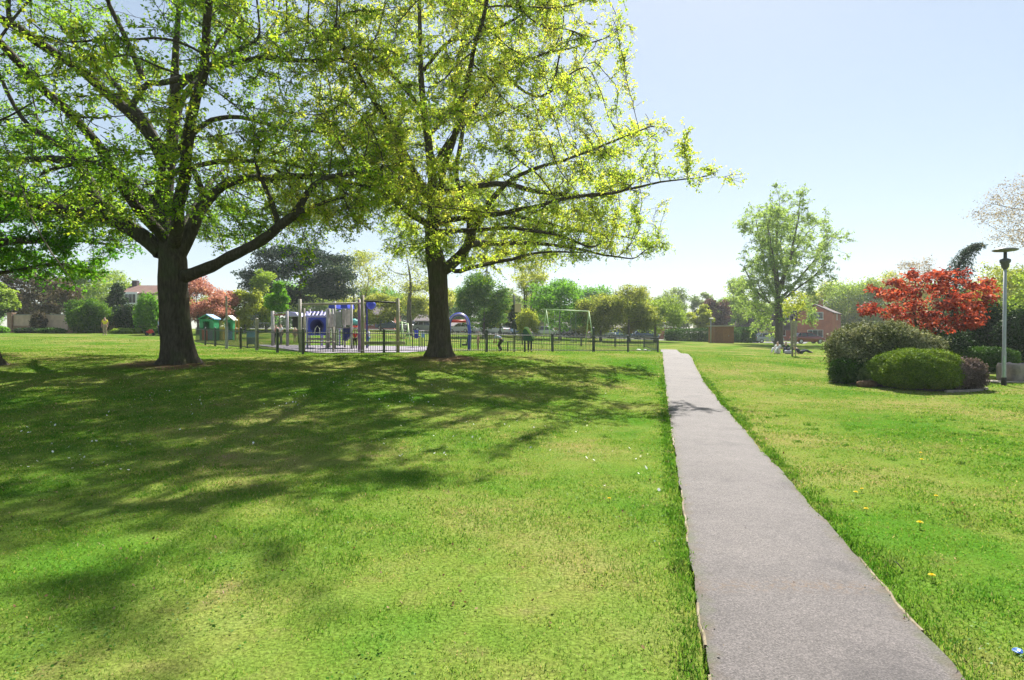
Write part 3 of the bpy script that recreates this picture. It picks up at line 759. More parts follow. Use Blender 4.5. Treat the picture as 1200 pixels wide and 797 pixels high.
# ---- the second tree --------------------------------------------------
D2 = 23.0; B2 = Vector((-2.93, 23, G(-2.93, 23) - .05))
trunk2 = [(515, 420, 0, .74), (515, 410, 0, .60), (515, 395, 0, .535), (514, 370, 0, .49), (514, 345, 0, .475), (513, 318, 0, .50), (509, 298, 0, .44), (506, 280, 0, .36),
          (506, 262, 0, .32), (508, 243, .1, .29), (508, 222, .2, .26), (506, 200, .2, .22), (501, 160, .2, .19), (495, 112, .2, .16), (493, 75, .1, .13), (492, 30, 0, .10), (490, -30, 0, .07), (488, -110, 0, .04)]
limbs2 = [
 [(519, 318, 0, .34), (534, 306, -.2, .26), (547, 290, -.4, .24), (551, 274, -.6, .23), (545, 250, -.6, .16), (537, 228, -.5, .12), (537, 200, -.3, .11), (543, 150, 0, .10), (539, 106, .3, .09), (534, 70, .5, .08), (545, 20, .6, .06), (550, -40, .6, .03)],
 [(551, 274, -.6, .17), (566, 254, -1.0, .15), (580, 230, -1.4, .13), (596, 213, -1.8, .11), (612, 204, -2.1, .09), (650, 190, -2.6, .07), (700, 172, -3.2, .05), (756, 150, -3.8, .025)],
 [(550, 288, -.4, .18), (572, 282, .2, .15), (596, 281, .6, .13), (640, 284, 1.2, .10), (690, 292, 1.8, .07), (745, 302, 2.4, .03)],
 [(530, 323, 0, .13), (548, 314, -.6, .115), (572, 306, -1.4, .10), (600, 300, -2.2, .085), (640, 292, -3.1, .05), (680, 292, -3.8, .03)],
 [(516, 272, 0, .13), (540, 270, -1.0, .11), (580, 268, -2.0, .09), (640, 272, -3.2, .07), (700, 288, -4.3, .04)],
 [(506, 224, .2, .20), (482, 226, -.5, .16), (458, 216, -1.2, .14), (425, 211, -1.9, .12), (380, 208, -2.6, .09), (330, 205, -3.2, .05)],
 [(505, 264, 0, .20), (485, 252, .5, .17), (470, 238, 1.0, .15), (458, 222, 1.4, .13), (440, 200, 2.0, .10), (410, 165, 2.8, .06)],
 [(509, 226, .1, .18), (545, 222, -.4, .15), (590, 218, -1.0, .13), (640, 226, -1.8, .10), (700, 228, -2.6, .075), (760, 216, -3.3, .05), (790, 213, -3.7, .028), (820, 209, -4.0, .016), (848, 206, -4.3, .008)],
 [(509, 234, .1, .16), (548, 238, .8, .14), (590, 250, 1.6, .12), (640, 262, 2.5, .09), (700, 276, 3.5, .05), (760, 286, 4.2, .02)],
 [(506, 200, .2, .17), (530, 160, .4, .15), (565, 110, .8, .12), (592, 88, 1.2, .10), (640, 66, 1.8, .07), (690, 52, 2.3, .04), (735, 30, 2.8, .02)],
 [(592, 88, 1.2, .07), (620, 112, 1.0, .06), (642, 110, .8, .055), (652, 62, .8, .04), (660, 5, .8, .02)],
 [(642, 110, .8, .045), (672, 88, .5, .04), (700, 74, .2, .02)],
 [(497, 130, .2, .12), (470, 100, -.6, .10), (440, 70, -1.4, .08), (400, 50, -2.0, .05)],
 [(494, 85, .1, .10), (530, 50, -.8, .08), (580, 40, -1.8, .06), (630, 10, -2.6, .03)],
 [(508, 250, .1, .18), (520, 200, -2.0, .15), (540, 130, -4.0, .12), (560, 40, -6, .08), (575, -60, -7.4, .04)],
 [(507, 240, .1, .17), (480, 190, -2.2, .14), (440, 120, -4.4, .10), (400, 40, -6.2, .06)],
 [(507, 255, .1, .18), (530, 235, 2.2, .15), (560, 215, 4.6, .11), (600, 200, 7, .06)],
 [(507, 230, .1, .16), (480, 205, 2.4, .13), (450, 185, 4.8, .09), (425, 170, 7, .05)],
 [(501, 160, .2, .13), (530, 130, 2.4, .10), (560, 100, 4.6, .07), (590, 70, 6.4, .04)],
 [(512, 262, 0, .15), (560, 250, -2.4, .12), (640, 236, -4.8, .08), (730, 220, -6.8, .04)],
]
def mask2(p):
    px = CX + p[0] / p[1] * FPX; py = 390 - (p[2] - CAMZ) / p[1] * FPX
    lim = 795 if py > 165 else 742 - .05 * py
    return px < lim - 38 and py < 330 - max(0, 560 - px) * .35 and px > 345
cl2 = clump_field((-1.2, 23, 9.2), 9.2, 8.6, 11.5, 5.2, 300, 9, .9, 1.75, .34, 16, .42, mask=mask2)
cl2 += [((X(770, 19.8), 19.8, W(770, 205, 19.8).z), .8, .35, 7),
        ((X(760, 19.4), 19.4, W(760, 150, 19.4).z), .8, .4, 8), ((X(765, 25), 25, W(765, 290, 25).z), 1.0, .5, 14)]
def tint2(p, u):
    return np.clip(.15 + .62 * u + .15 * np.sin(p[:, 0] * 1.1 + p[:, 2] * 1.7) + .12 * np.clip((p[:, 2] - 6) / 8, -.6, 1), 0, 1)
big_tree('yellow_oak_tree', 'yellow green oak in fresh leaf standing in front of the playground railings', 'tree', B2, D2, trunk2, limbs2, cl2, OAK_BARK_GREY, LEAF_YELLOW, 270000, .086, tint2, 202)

# ---- the tree at the edge of the frame --------------------------------
D3 = 17.0; B3 = Vector((X(-26, 17), 17, G(X(-26, 17), 17) - .05))
trunk3 = [(-26, 430, 0, .78), (-26, 420, 0, .62), (-27, 400, 0, .52), (-29, 360, .2, .47), (-31, 310, .5, .45), (-34, 260, .9, .38), (-44, 200, 1.3, .3), (-52, 120, 1.6, .2), (-56, 40, 1.8, .1)]
limbs3 = [
 [(-28, 300, .6, .20), (10, 288, 2.4, .15), (60, 282, 4.6, .11), (110, 280, 6.4, .07), (150, 286, 7.6, .03)],
 [(-34, 262, .9, .20), (20, 250, 3.2, .15), (70, 244, 5.6, .10), (120, 240, 7.4, .05)],
 [(-30, 285, .7, .16), (-20, 280, -1.5, .12), (-60, 270, -3, .06)],
 [(-40, 230, 1.1, .18), (-90, 200, 2.2, .12), (-160, 170, 3, .06)],
 [(-26, 315, .5, .12), (0, 318, 2.2, .09), (40, 314, 4.2, .06), (84, 312, 6, .03)],
]
cl3 = clump_field((-19.6, 21.5, 5.6), 5.6, 4.6, 3.6, 2.1, 78, 14, .8, 1.4, .4, 16, .2, mask=lambda p: CX + p[0] / p[1] * FPX < 150 and p[2] > 3.4)
big_tree('edge_lime_tree', 'tree at the frame edge with only its trunk foot and low deep green foliage showing', 'tree', B3, D3, trunk3, limbs3, cl3, OAK_BARK, LEAF_DEEP, 36000, .13, lambda p, u: np.clip(.6 * u + .2 * np.sin(p[:, 0] * 1.5 + p[:, 2] * 2), 0, 1), 303)
# ------------------------------------------------------------------ smaller and farther trees
TRUNK_GREY = bark_mat('grey_bark', (.06, .05, .04), (.15, .13, .105))
TRUNK_DARK = bark_mat('dark_bark', (.03, .025, .02), (.08, .065, .05))
def lm(name, a, b, c, tr=.45, k=1.45):
    s = lambda q: tuple(min(.72, x * k) for x in q)
    return leaf_mat(name, [(0, s(a)), (.5, s(b)), (1, s(c))], tr)
L_MID = lm('leaf_mid_green', (.030, .085, .012), (.07, .15, .015), (.13, .22, .025))
L_FRESH = lm('leaf_fresh_green', (.05, .15, .012), (.10, .24, .015), (.18, .32, .03), .5)
L_LIGHT = lm('leaf_light_green', (.09, .15, .02), (.17, .25, .035), (.27, .34, .06), .5)
L_YELLOW = lm('leaf_yellow_green', (.13, .17, .02), (.24, .28, .03), (.36, .37, .06), .5)
L_OLIVE = lm('leaf_olive', (.11, .145, .025), (.21, .245, .04), (.34, .34, .08), .52)
L_PALE = lm('leaf_pale_green', (.10, .145, .06), (.17, .225, .09), (.26, .32, .14), .45)
L_DARK = lm('leaf_dark_evergreen', (.010, .026, .010), (.022, .05, .016), (.05, .09, .03), .15, 1.3)
L_PINE = lm('pine_needle', (.012, .030, .022), (.025, .05, .032), (.055, .085, .05), .2)
L_BROWN = lm('leaf_bronze', (.035, .030, .022), (.075, .06, .045), (.14, .12, .075), .35)
L_PINK = lm('blossom_pink', (.20, .07, .07), (.36, .16, .15), (.50, .30, .24), .4)
L_RED = lm('leaf_maple_red', (.14, .018, .014), (.35, .050, .034), (.54, .14, .09), .46, 1.0)
L_PURPLE = lm('leaf_purple', (.03, .02, .02), (.075, .035, .035), (.14, .07, .06), .35)
L_BUD = lm('bud_pinkish', (.16, .13, .10), (.25, .19, .15), (.36, .30, .22), .35)
L_HEDGE = lm('hedge_leaf', (.022, .065, .010), (.05, .12, .014), (.10, .20, .025), .15, 1.2)
L_HEDGE_BRIGHT = lm('clipped_shrub_leaf', (.040, .090, .010), (.13, .20, .02), (.30, .34, .05), .15, 1.5)
L_VARIEG = lm('variegated_leaf', (.035, .055, .018), (.20, .22, .10), (.66, .62, .42), .15, 1.1)
L_HEATHER = lm('heather_leaf', (.06, .045, .04), (.17, .12, .11), (.34, .25, .24), .12, 1.2)

def bg_tree(name, label, px, d, top, hw, bot, mat, bark=None, n=7000, ls=.24, seed=1, trunk_r=None, clumps=26, base=None, group=None,
            shape=None, cat='tree', step=None, lean=0.0, up=.06, aspect=.6, droop=.25, flat=.6, bias=0.0, dy=1.0, stems=1, rr=(.30, .5), bare=False, spread=.5, tone=.22):
    global rng
    rng = np.random.default_rng(seed)
    b = GP(px, d) if base is None else base
    zt = W(px, top, d).z; zb = W(px, bot, d).z; Rr = hw * d / FPX
    H = zt - b.z; cb = max(zb - b.z, .15 * H * 0 + .05)
    root = empty(name, b, label, cat, group)
    tr = trunk_r or max(.05, H * .022)
    cz = (H + cb) / 2; rz = (H - cb) / 2
    nodes, par, hand = [], [], {}
    step = step or max(.12, Rr / 6.5)
    for s in range(stems):
        a = s * 2.4 + seed; off = Vector((math.cos(a), math.sin(a), 0)) * (tr * 1.3 if stems > 1 else 0)
        tops = Vector((lean * H, 0, 0)) + Vector((math.cos(a), math.sin(a), 0)) * (Rr * .35 if stems > 1 else 0)
        z0 = 0.0; zt_ = cb + rz * (1.1 if stems == 1 else .8); k = 0; first = len(nodes)
        while z0 < zt_:
            f = z0 / max(H, .1)
            nodes.append(Vector((off.x, off.y, z0)) + tops * f + Vector((math.sin(z0 * 1.1 + seed) * .02 * H * f, math.cos(z0 * .8 + seed) * .02 * H * f, 0)))
            par.append(len(nodes) - 2 if k else -1); hand[len(nodes) - 1] = tr * (1.35 if k == 0 else 1) * (1 - .75 * z0 / zt_)
            z0 += step if z0 > .3 else min(step, .3); k += 1
    A, C = [], []
    for k in range(clumps):
        q = rng.normal(0, 1, 3); q /= np.linalg.norm(q); q *= rng.uniform(spread ** 3, 1) ** (1/3)
        c = np.array([q[0] * Rr, q[1] * Rr * dy, cz + q[2] * rz])
        if shape == 'cone': t_ = (c[2] - cb) / max(H - cb, .1); c[:2] *= max(.06, (1 - t_)) * 1.15
        if shape == 'fan': t_ = (c[2] - cb) / max(H - cb, .1); c[:2] *= .35 + .75 * min(1, t_ * 1.5)
        if shape == 'dome': c[2] = cb + abs(c[2] - cb) ** .85
        c[0] += lean * c[2]
        cr = rng.uniform(*rr) * min(Rr, rz)
        m = 9
        e = rng.normal(0, 1, (m, 3)); e /= np.linalg.norm(e, axis=1, keepdims=True); e *= rng.random((m, 1)) ** (1/3)
        A.append(c + e * np.array([cr, cr, cr * flat])); C.append((c, cr))
    A = np.concatenate(A); A[:, 2] = np.maximum(A[:, 2], .05)
    P, PA = grow([tuple(v) for v in nodes], par, A, step, 1e3, step * 1.2, 60, up=up, jit=.14)
    r, ch = tree_radii(P, PA, {}, max(.006, step * .022), 2.2)
    for k, h in hand.items(): r[k] = max(h, min(r[k], h))
    for i in range(len(P)):
        if PA[i] >= 0: r[i] = min(r[i], r[PA[i]])
    roots = [i for i in range(len(P)) if PA[i] < 0]
    v, f = tubes(P, PA, r, ch, roots, sides=lambda q: 9 if q > .12 else 5 if q > .04 else 3)
    link('trunk', np_mesh('trunk', v, f), bark or TRUNK_GREY, root, True)
    if n:
        n = int(n * 1.3)
        ids = rng.integers(0, len(C), n); cc = np.array([c for c, _ in C]); cs = np.array([s for _, s in C])
        e = rng.normal(0, 1, (n, 3)); e /= np.linalg.norm(e, axis=1, keepdims=True); e *= rng.random((n, 1)) ** .45
        pp = cc[ids] + e * cs[ids][:, None] * np.array([1.15, 1.15, 1.15 * flat])
        # half of the leaves sit on the wood itself
        thin = np.where(r < np.quantile(r, .8))[0]
        h = rng.random(n) < .4; pk = rng.choice(thin, n); pp[h] = (P[pk] + rng.normal(0, step * .45, (n, 3)))[h]
        pp[:, 2] = np.maximum(pp[:, 2], .04)
        ct = rng.normal(0, tone, len(C))
        tint = np.clip(.12 + .62 * rng.random(n) + ct[ids] + bias, 0, 1)
        leaves('crown', pp, ls * rng.uniform(.6, 1.35, n), mat, root, tint=tint, droop=droop, aspect=aspect)
    return root

def twin(src, label, px, d, s=1.0, rz=0.0, sz=None):
    c = copy_tree(src); c.location = GP(px, d); c.rotation_euler = (0, 0, rz); c.scale = (s, s, sz or s); c['label'] = label
    return c

def shrub(name, label, px, d, hw, top, mat, n=6000, ls=.06, seed=1, base_py=None, depth=None, pw=2.4, rough=.12, cat='shrub', group=None, lift=0.0, bias=0, flat_top=False, base=None, aspect=.6, tone=.2, stemmat=None, rag=.25):
    """leafy mass on short stems, leaves spread through the outer half of the volume"""
    global rng
    rng = np.random.default_rng(seed)
    b = GP(px, d) if base is None else base
    rx = hw * d / FPX; H = W(px, top, d).z - b.z; ry = depth or rx * .8
    root = empty(name, b, label, cat, group)
    q = rng.normal(0, 1, (n, 3)); q /= np.linalg.norm(q, axis=1, keepdims=True)
    # superellipsoid
    k = (np.abs(q) ** pw).sum(1) ** (-1 / pw); q = q * k[:, None]
    sh = 1 - np.abs(rng.normal(0, rag, n)); sh = np.clip(sh, .25, 1)
    ang = np.arctan2(q[:, 1], q[:, 0]); ph = rng.uniform(0, 6.28, 8)
    bump = 1 + rough * (np.sin(ang * 3 + ph[0] + q[:, 2] * 3) * .5 + np.sin(ang * 5 + ph[1] - q[:, 2] * 4) * .35 + np.sin(ang * 9 + ph[2] + q[:, 2] * 9) * .3 + np.sin(ang * 17 + ph[4] - q[:, 2] * 15) * .25 * np.sin(q[:, 2] * 13 + ph[5]))
    stray = rng.random(n) < .035; bump = np.where(stray, bump * (1 + np.abs(rng.normal(0, .07, n))), bump)
    p = q * (sh * bump)[:, None] * (1 + rng.normal(0, .025, (n, 1)))
    p[:, 0] *= rx; p[:, 1] *= ry; p[:, 2] = H * (.5 + lift) + p[:, 2] * H * (.5 - lift * .0) * (1 if not flat_top else 1)
    p[:, 2] = np.clip(p[:, 2], .01, None)
    t = np.clip(.1 + .6 * rng.random(n) + tone * bump * np.sin(ang * 4 + ph[3]) + bias, 0, 1)
    leaves('foliage', p, ls * rng.uniform(.6, 1.3, n), mat, root, tint=t, droop=.05, up=.2, aspect=aspect)
    m = MB()
    for s in range(9):
        a = s * 2.4 + seed; o = Vector((math.cos(a) * rx * .12, math.sin(a) * ry * .12, -.03)); e = Vector((math.cos(a) * rx * .7, math.sin(a) * ry * .7, H * random.uniform(.55, .8)))
        m.tube([o, o.lerp(e, .5) + Vector((0, 0, H * .1)), e], [.022 * H ** .5, .016 * H ** .5, .006], 5)
    m.build('stem', stemmat or TRUNK_DARK, root, True)
    return root

# behind the wall
bg_tree('bronze_tree', 'dark bronze leaved tree spreading above the brick garden wall', 42, 68, 318, 38, 375, L_BROWN, n=9000, ls=.3, seed=31, clumps=34)
bg_tree('garden_tree', 'fresh green tree at the frame edge, left of the wall pier', -6, 57, 330, 18, 372, L_LIGHT, n=5000, ls=.24, seed=32)
bg_tree('dark_evergreen_tree', 'tall dark evergreen beside the white bay window', 139, 70, 325, 15, 385, L_DARK, n=6000, ls=.24, seed=33, shape='cone')
bg_tree('pale_tree', 'pale yellow green tree behind the house with the white bay window', 118, 92, 314, 34, 372, L_LIGHT, n=7000, ls=.34, seed=34)
shrub('large_bush', 'big rounded green bush hiding the middle of the brick wall', 104, 60, 24, 352, L_MID, n=14000, ls=.2, seed=35, pw=2, rough=.25, depth=1.6)
shrub('dark_shrub', 'dark green shrub below the house with the white bay window', 150, 61.5, 15, 358, L_DARK, n=6000, ls=.2, seed=36, pw=2.1, rough=.2)
shrub('leafy_shrub', 'lighter green shrub beside the big oak trunk and the far house', 174, 60, 15, 345, L_FRESH, n=6500, ls=.2, seed=37, pw=2, rough=.25)
shrub('ivy_mound', 'dark ivy clump hanging over the brick wall', 45, 61.2, 7, 366, L_BROWN, n=3500, ls=.18, seed=38, pw=2, rough=.25, depth=.7)
bg_tree('wall_side_tree', 'dark fresh green small tree in the wall-end corner by the frame edge', -24, 64, 345, 24, 388, L_MID, n=6000, ls=.24, seed=39)
for k, (px, hw, tp, mt, lb) in enumerate(((34, 16, 385, L_DARK, 'low dark shrub at the foot of the wall nearest its brick pier'), (60, 16, 385, L_HEDGE, 'low dark green planting along the wall between pier and big bush'), (150, 22, 385.5, L_LIGHT, 'low pale green planting behind the person in yellow'),
                                   (185, 20, 384.5, L_HEDGE, 'low green planting behind the red mower'), (-3, 11, 383, L_FRESH, 'bright green low shrub beside the brick pier at the frame edge'))):
    shrub('border_planting', lb, px, 59, hw, tp, mt, n=3500, ls=.18, seed=40 + k, pw=2.2, rough=.2, depth=.7, group='low planting along the garden wall')

# behind the playground
bg_tree('pink_cherry_tree', 'pink blossoming cherry tree behind the green playhouse', 232, 58, 322, 30, 376, L_PINK, n=11000, ls=.19, seed=51, clumps=34, trunk_r=.13)
bg_tree('blossom_tree', 'small rusty pink tree behind the tall grey pole', 266, 62, 338, 14, 378, L_PINK, n=3800, ls=.19, seed=52)
bg_tree('light_green_tree', 'light yellow green tree between the pink cherry and the dark pine', 287, 64, 338, 24, 386, L_YELLOW, n=8500, ls=.22, seed=53)
bg_tree('thin_light_tree', 'taller thin light green tree rising in front of the dark pine', 312, 66, 314, 16, 380, L_LIGHT, n=4800, ls=.22, seed=54, spread=.2)
bg_tree('bright_round_tree', 'small bright green rounded tree beside the dark pine', 327, 54, 332, 13, 366, L_FRESH, n=7500, ls=.17, seed=55, trunk_r=.08)
bg_tree('dark_pine_tree', 'broad dark blue green pine towering behind the climbing tower', 352, 78, 290, 62, 358, L_PINE, bark=TRUNK_DARK, n=24000, ls=.34, seed=56, clumps=60, flat=.26, trunk_r=.4, rr=(.3, .55), aspect=.45)
bg_tree('feathery_yellow_tree', 'tall feathery yellow green tree right behind the dark pine', 421, 88, 288, 31, 366, L_OLIVE, n=5200, ls=.27, seed=57, clumps=40, spread=.1, stems=2)
bg_tree('bare_tree', 'nearly bare grey tree left of the yellow oak trunk', 480, 66, 288, 38, 350, L_OLIVE, n=1500, ls=.20, seed=58, clumps=60, trunk_r=.36, spread=.2, step=.5)
bg_tree('understorey_tree', 'low olive green tree seen through the timber frame', 446, 80, 346, 26, 384, L_OLIVE, n=6500, ls=.26, seed=59)
bg_tree('olive_tree', 'olive green tree just behind the yellow oak trunk', 507, 84, 330, 34, 380, L_OLIVE, n=8000, ls=.27, seed=60)
bg_tree('round_green_tree', 'dense round mid green tree right of the blue arch', 567, 70, 326, 27, 383, L_MID, n=13000, ls=.24, seed=61, clumps=40, trunk_r=.2, flat=.8)
bg_tree('yellow_side_tree', 'yellow green tree tucked behind the round green tree', 586, 78, 342, 15, 384, L_YELLOW, n=5000, ls=.25, seed=62)
bg_tree('far_grey_tree', 'pale grey green tree far behind the pole with a backboard', 594, 110, 340, 18, 384, L_PALE, n=5000, ls=.34, seed=63)
bg_tree('split_trunk_tree', 'tall tree with several bare upright grey trunks behind the green board', 620, 82, 300, 24, 346, L_YELLOW, n=3800, ls=.25, seed=64, stems=4, trunk_r=.26, shape='fan')
bg_tree('pole_side_conifer', 'narrow dark green conifer behind the dark pole', 603, 74, 358, 9, 388, L_DARK, n=3500, ls=.22, seed=65, shape='cone')
bg_tree('swing_side_tree', 'leafy light green tree behind the pale green swing frame', 656, 72, 326, 32, 386, L_FRESH, n=11500, ls=.24, seed=66, clumps=36)
shrub('yellow_shrub', 'yellow green shrub behind the dark green board', 618, 66, 13, 362, L_YELLOW, n=4500, ls=.2, seed=67, pw=2, rough=.25)
og = 'round topped trees in a row at the car park'
o1 = bg_tree('car_park_tree', 'round olive yellow tree with dark stem nearest the playground swings', 704, 70, 346, 24, 389, L_OLIVE, n=9500, ls=.21, seed=71, clumps=36, trunk_r=.17, flat=.75, group=og)
o2 = bg_tree('car_park_tree', 'largest round yellow green tree of the row at the car park', 737, 68, 338, 35, 390, L_OLIVE, n=14000, ls=.21, seed=72, clumps=44, trunk_r=.2, flat=.75, group=og)
o3 = bg_tree('car_park_tree', 'round lighter tree at the hedge end of the car park row', 768, 71, 341, 30, 390, L_LIGHT, n=11500, ls=.21, seed=73, clumps=40, trunk_r=.18, flat=.75, group=og)
for px, d, lb, s, rz in ((684, 84, 'pale round tree showing between the swing frame and the car park row', .95, 2.0),):
    twin(o1, lb, px, d, s, rz)
shrub('dark_hedge', 'long dark green clipped hedge between the round trees and the hut', 823, 82, 42, 385.5, L_HEDGE, n=16000, ls=.2, seed=74, pw=7, rough=.03, depth=1.2, cat='hedge', rag=.15)
shrub('dark_hedge', 'short hedge between the wooden hut and the black car', 871, 84, 13, 384, L_HEDGE, n=5500, ls=.2, seed=75, pw=6, rough=.06, depth=1.2, cat='hedge', rag=.15)
bg_tree('far_tree', 'grey green tree far behind the long hedge beside the round trees', 790, 125, 338, 20, 388, L_PALE, n=6500, ls=.38, seed=76)
bg_tree('far_tree', 'far grey green tree top behind the purple tree', 823, 130, 339, 13, 386, L_PALE, n=4500, ls=.38, seed=77)
bg_tree('purple_tree', 'dark purple copper leaved tree behind the hedge and hut', 838, 104, 347, 14, 390, L_PURPLE, n=7500, ls=.3, seed=78, clumps=32, flat=.8)
bg_tree('small_yellow_tree', 'small yellow green tree behind the long hedge, left of the hut', 821, 90, 357, 12, 390, L_YELLOW, n=5200, ls=.25, seed=79)
bg_tree('far_tree', 'pale yellow green tree standing behind the wooden hut', 866, 112, 330, 22, 390, L_LIGHT, n=7500, ls=.34, seed=80)
wg = 'yellow green trees behind the brick house'
w1 = bg_tree('woodland_tree', 'yellow green tree rising just behind the brick house gable', 1000, 116, 322, 32, 392, L_LIGHT, n=11000, ls=.36, seed=82, clumps=40, group=wg)
w2 = bg_tree('woodland_tree', 'rounded yellow green tree behind the cream variegated bush', 1040, 112, 324, 34, 394, L_YELLOW, n=11000, ls=.36, seed=83, clumps=40, group=wg)
twin(w1, 'yellow green tree behind the red maple, beyond the brick house', 1082, 118, .95, 2.1)
twin(w2, 'green tree between the poplar crown and the house gable', 968, 122, .92, 1.2)
twin(w1, 'rounded light tree behind the red maple and nodding conifer', 1122, 110, .9, 4.0)
for k, (px, d, s) in enumerate(((1180, 112, 1.0), (1235, 105, 1.05))):
    twin(w2, ['yellow green woodland tree beyond the lamp post', 'woodland tree at the frame edge beyond the stone block'][k], px, d, s, k * 2.6)
bg_tree('budding_tree', 'loose pinkish budding tree showing above the red maple', 1072, 46, 306, 28, 360, L_BUD, n=3000, ls=.12, seed=84, clumps=50, spread=.1, step=.3)
maple = bg_tree('red_maple_tree', 'red leaved Japanese maple behind the clipped bushes', 1086, 24, 312, 66, 394, L_RED, bark=TRUNK_DARK, n=5200, ls=.15, seed=85, clumps=100, trunk_r=.08, stems=3, flat=.38, step=.22, rr=(.13, .25), aspect=.55, spread=.3)
bg_tree('loose_yellow_tree', 'loose yellow green tree behind the lamp post', 1176, 42, 304, 40, 400, L_OLIVE, n=10000, ls=.15, seed=87, clumps=54, spread=.15, step=.32)
bg_tree('loose_yellow_tree', 'loose yellow green tree right behind the lamp, cut by the frame edge', 1222, 38, 316, 30, 405, L_LIGHT, n=7000, ls=.15, seed=88, clumps=40, spread=.15, step=.3)
bg_tree('pale_twiggy_tree', 'pale twiggy budding tree reaching in beside the lamp head', 1232, 30, 196, 66, 296, L_BUD, n=7000, ls=.085, seed=89, clumps=70, trunk_r=.16, spread=.2, step=.26, up=.12)
shrub('dark_evergreen_shrub', 'tall dark evergreen shrub between the red maple and the lamp', 1152, 29, 28, 352, L_DARK, n=12000, ls=.12, seed=90, pw=2, rough=.25, rag=.3)
shrub('dark_evergreen_shrub', 'dark evergreen shrub behind the stone block', 1196, 27, 24, 362, L_DARK, n=10000, ls=.12, seed=91, pw=2, rough=.22, rag=.3)
shrub('dark_evergreen_shrub', 'dark shrub under the red maple crown, behind the variegated bush', 1092, 25.5, 42, 378, L_DARK, n=10000, ls=.11, seed=92, pw=2.1, rough=.2, rag=.3)

# the shrub bed beside the lamp
shrub('variegated_bush', 'large cream and green variegated bush, tallest in the bed', 1033, 19.6, 57, 380, L_VARIEG, n=60000, ls=.078, seed=93, pw=2.5, rough=.17, depth=1.25, tone=.12, rag=.2)
shrub('low_dark_bush', 'low dark green bush under the edge of the variegated bush', 995, 18.9, 20, 420, L_HEDGE, n=11000, ls=.06, seed=94, pw=3.2, rough=.08, depth=.45, bias=-.12)
shrub('clipped_yew_bush', 'dense clipped bush with a sunlit yellow green top', 1074, 17.6, 45, 410, L_HEDGE_BRIGHT, n=95000, ls=.045, seed=95, pw=2.6, rough=.10, depth=.95, tone=.08, aspect=.5, rag=.12)
shrub('heather_shrub', 'small pinkish purple shrub at the lamp end of the bed', 1128, 17.4, 24, 421, L_HEATHER, n=26000, ls=.045, seed=96, pw=2.4, rough=.17, depth=.55, rag=.18)
shrub('clipped_hedge', 'low clipped green hedge between the heather shrub and the lamp post', 1150, 24.5, 36, 407, L_HEDGE, n=22000, ls=.07, seed=97, pw=3.6, rough=.05, depth=.7, cat='hedge', rag=.15)
shrub('bed_weeds', 'small blue green plant between the log and the clipped bush', 1018, 18.3, 10, 428, L_PALE, n=2200, ls=.06, seed=98, pw=2, rough=.3, depth=.25, bias=-.1)

# sapling with its guard
sp = GP(930, 36)
sap = bg_tree('sapling', 'slim young tree with yellow leaves growing out of a mesh guard', 929, 36, 338, 13, 377, L_YELLOW, n=480, ls=.13, seed=99, clumps=22, trunk_r=.035, step=.2, rr=(.25, .4))

# tall poplar in front of the house: upswept limbs with hanging sprays
L_POPLAR = lm('poplar_leaf', (.11, .185, .05), (.20, .29, .07), (.31, .40, .12), .55)
PB_ = GP(913, 67)
ptrunk = [(913, 406, 0, .80), (913, 402, 0, .62), (913, 390, 0, .54), (913, 372, 0, .50), (912, 356, 0, .42), (911, 335, 0, .30), (910, 300, 0, .18), (911, 262, 0, .12), (914, 238, 0, .04)]
plimbs = [[(912, 352, 0, .30), (900, 330, 1, .22), (893, 302, 2, .15), (888, 272, 2.5, .09), (885, 252, 3, .03)],
 [(912, 346, 0, .30), (922, 318, -1, .22), (930, 290, -1.5, .15), (936, 256, -2, .08), (937, 233, -2, .03)],
 [(913, 352, 0, .26), (930, 334, .5, .18), (948, 312, 1, .13), (964, 292, 1.5, .07), (976, 278, 2, .03)],
 [(912, 360, 0, .22), (894, 348, -.5, .16), (881, 330, -1, .10), (873, 312, -1.2, .05)],
 [(912, 336, 0, .20), (926, 300, 1.5, .14), (944, 276, 2.5, .08), (960, 260, 3, .03)],
 [(911, 330, 0, .20), (902, 300, -2, .14), (900, 266, -3, .07), (905, 246, -3.2, .03)],
 [(912, 348, 0, .2), (918, 320, 3, .15), (915, 280, 5, .08), (918, 252, 6, .03)], [(912, 348, 0, .2), (908, 320, -3, .15), (905, 285, -4.5, .08), (898, 262, -5, .03)],
 [(912, 374, 0, .16), (892, 366, 1, .11), (878, 352, 1.6, .07), (868, 338, 2, .03)], [(912, 366, 0, .15), (900, 352, -2, .1), (890, 338, -3, .05)],
 [(913, 356, 0, .18), (935, 338, -1.5, .12), (955, 322, -2.2, .07), (970, 308, -2.6, .03)]]
pq = np.random.default_rng(17); pcl = []
for lb in [ptrunk] + plimbs:
    for i in range(len(lb) - 1):
        for k in range(4):
            t_ = (i + (k + pq.random()) / 4) / (len(lb) - 1)
            if t_ < (.50 if lb is ptrunk else .3): continue
            j = min(int(t_ * (len(lb) - 1)), len(lb) - 2); f_ = t_ * (len(lb) - 1) - j
            a_, c_ = lb[j], lb[j + 1]; w_ = W(a_[0] + (c_[0] - a_[0]) * f_, a_[1] + (c_[1] - a_[1]) * f_, 67 + a_[2] + (c_[2] - a_[2]) * f_)
            pcl.append((np.array(w_) + pq.normal(0, 1.0, 3) + np.array([0, 0, -.2]), pq.uniform(.65, 1.1), pq.uniform(1.5, 2.7), 16))
big_tree('tall_poplar_tree', 'tall open poplar with upswept limbs in front of the brick house', 'tree', PB_, 67.0, ptrunk, plimbs, pcl, TRUNK_GREY, L_POPLAR, 46000, .20, lambda p, u: np.clip(.15 + .7 * u, 0, 1), 404, step=.42, jit=.30, tip=.010, twig=.4, thinr=.05)

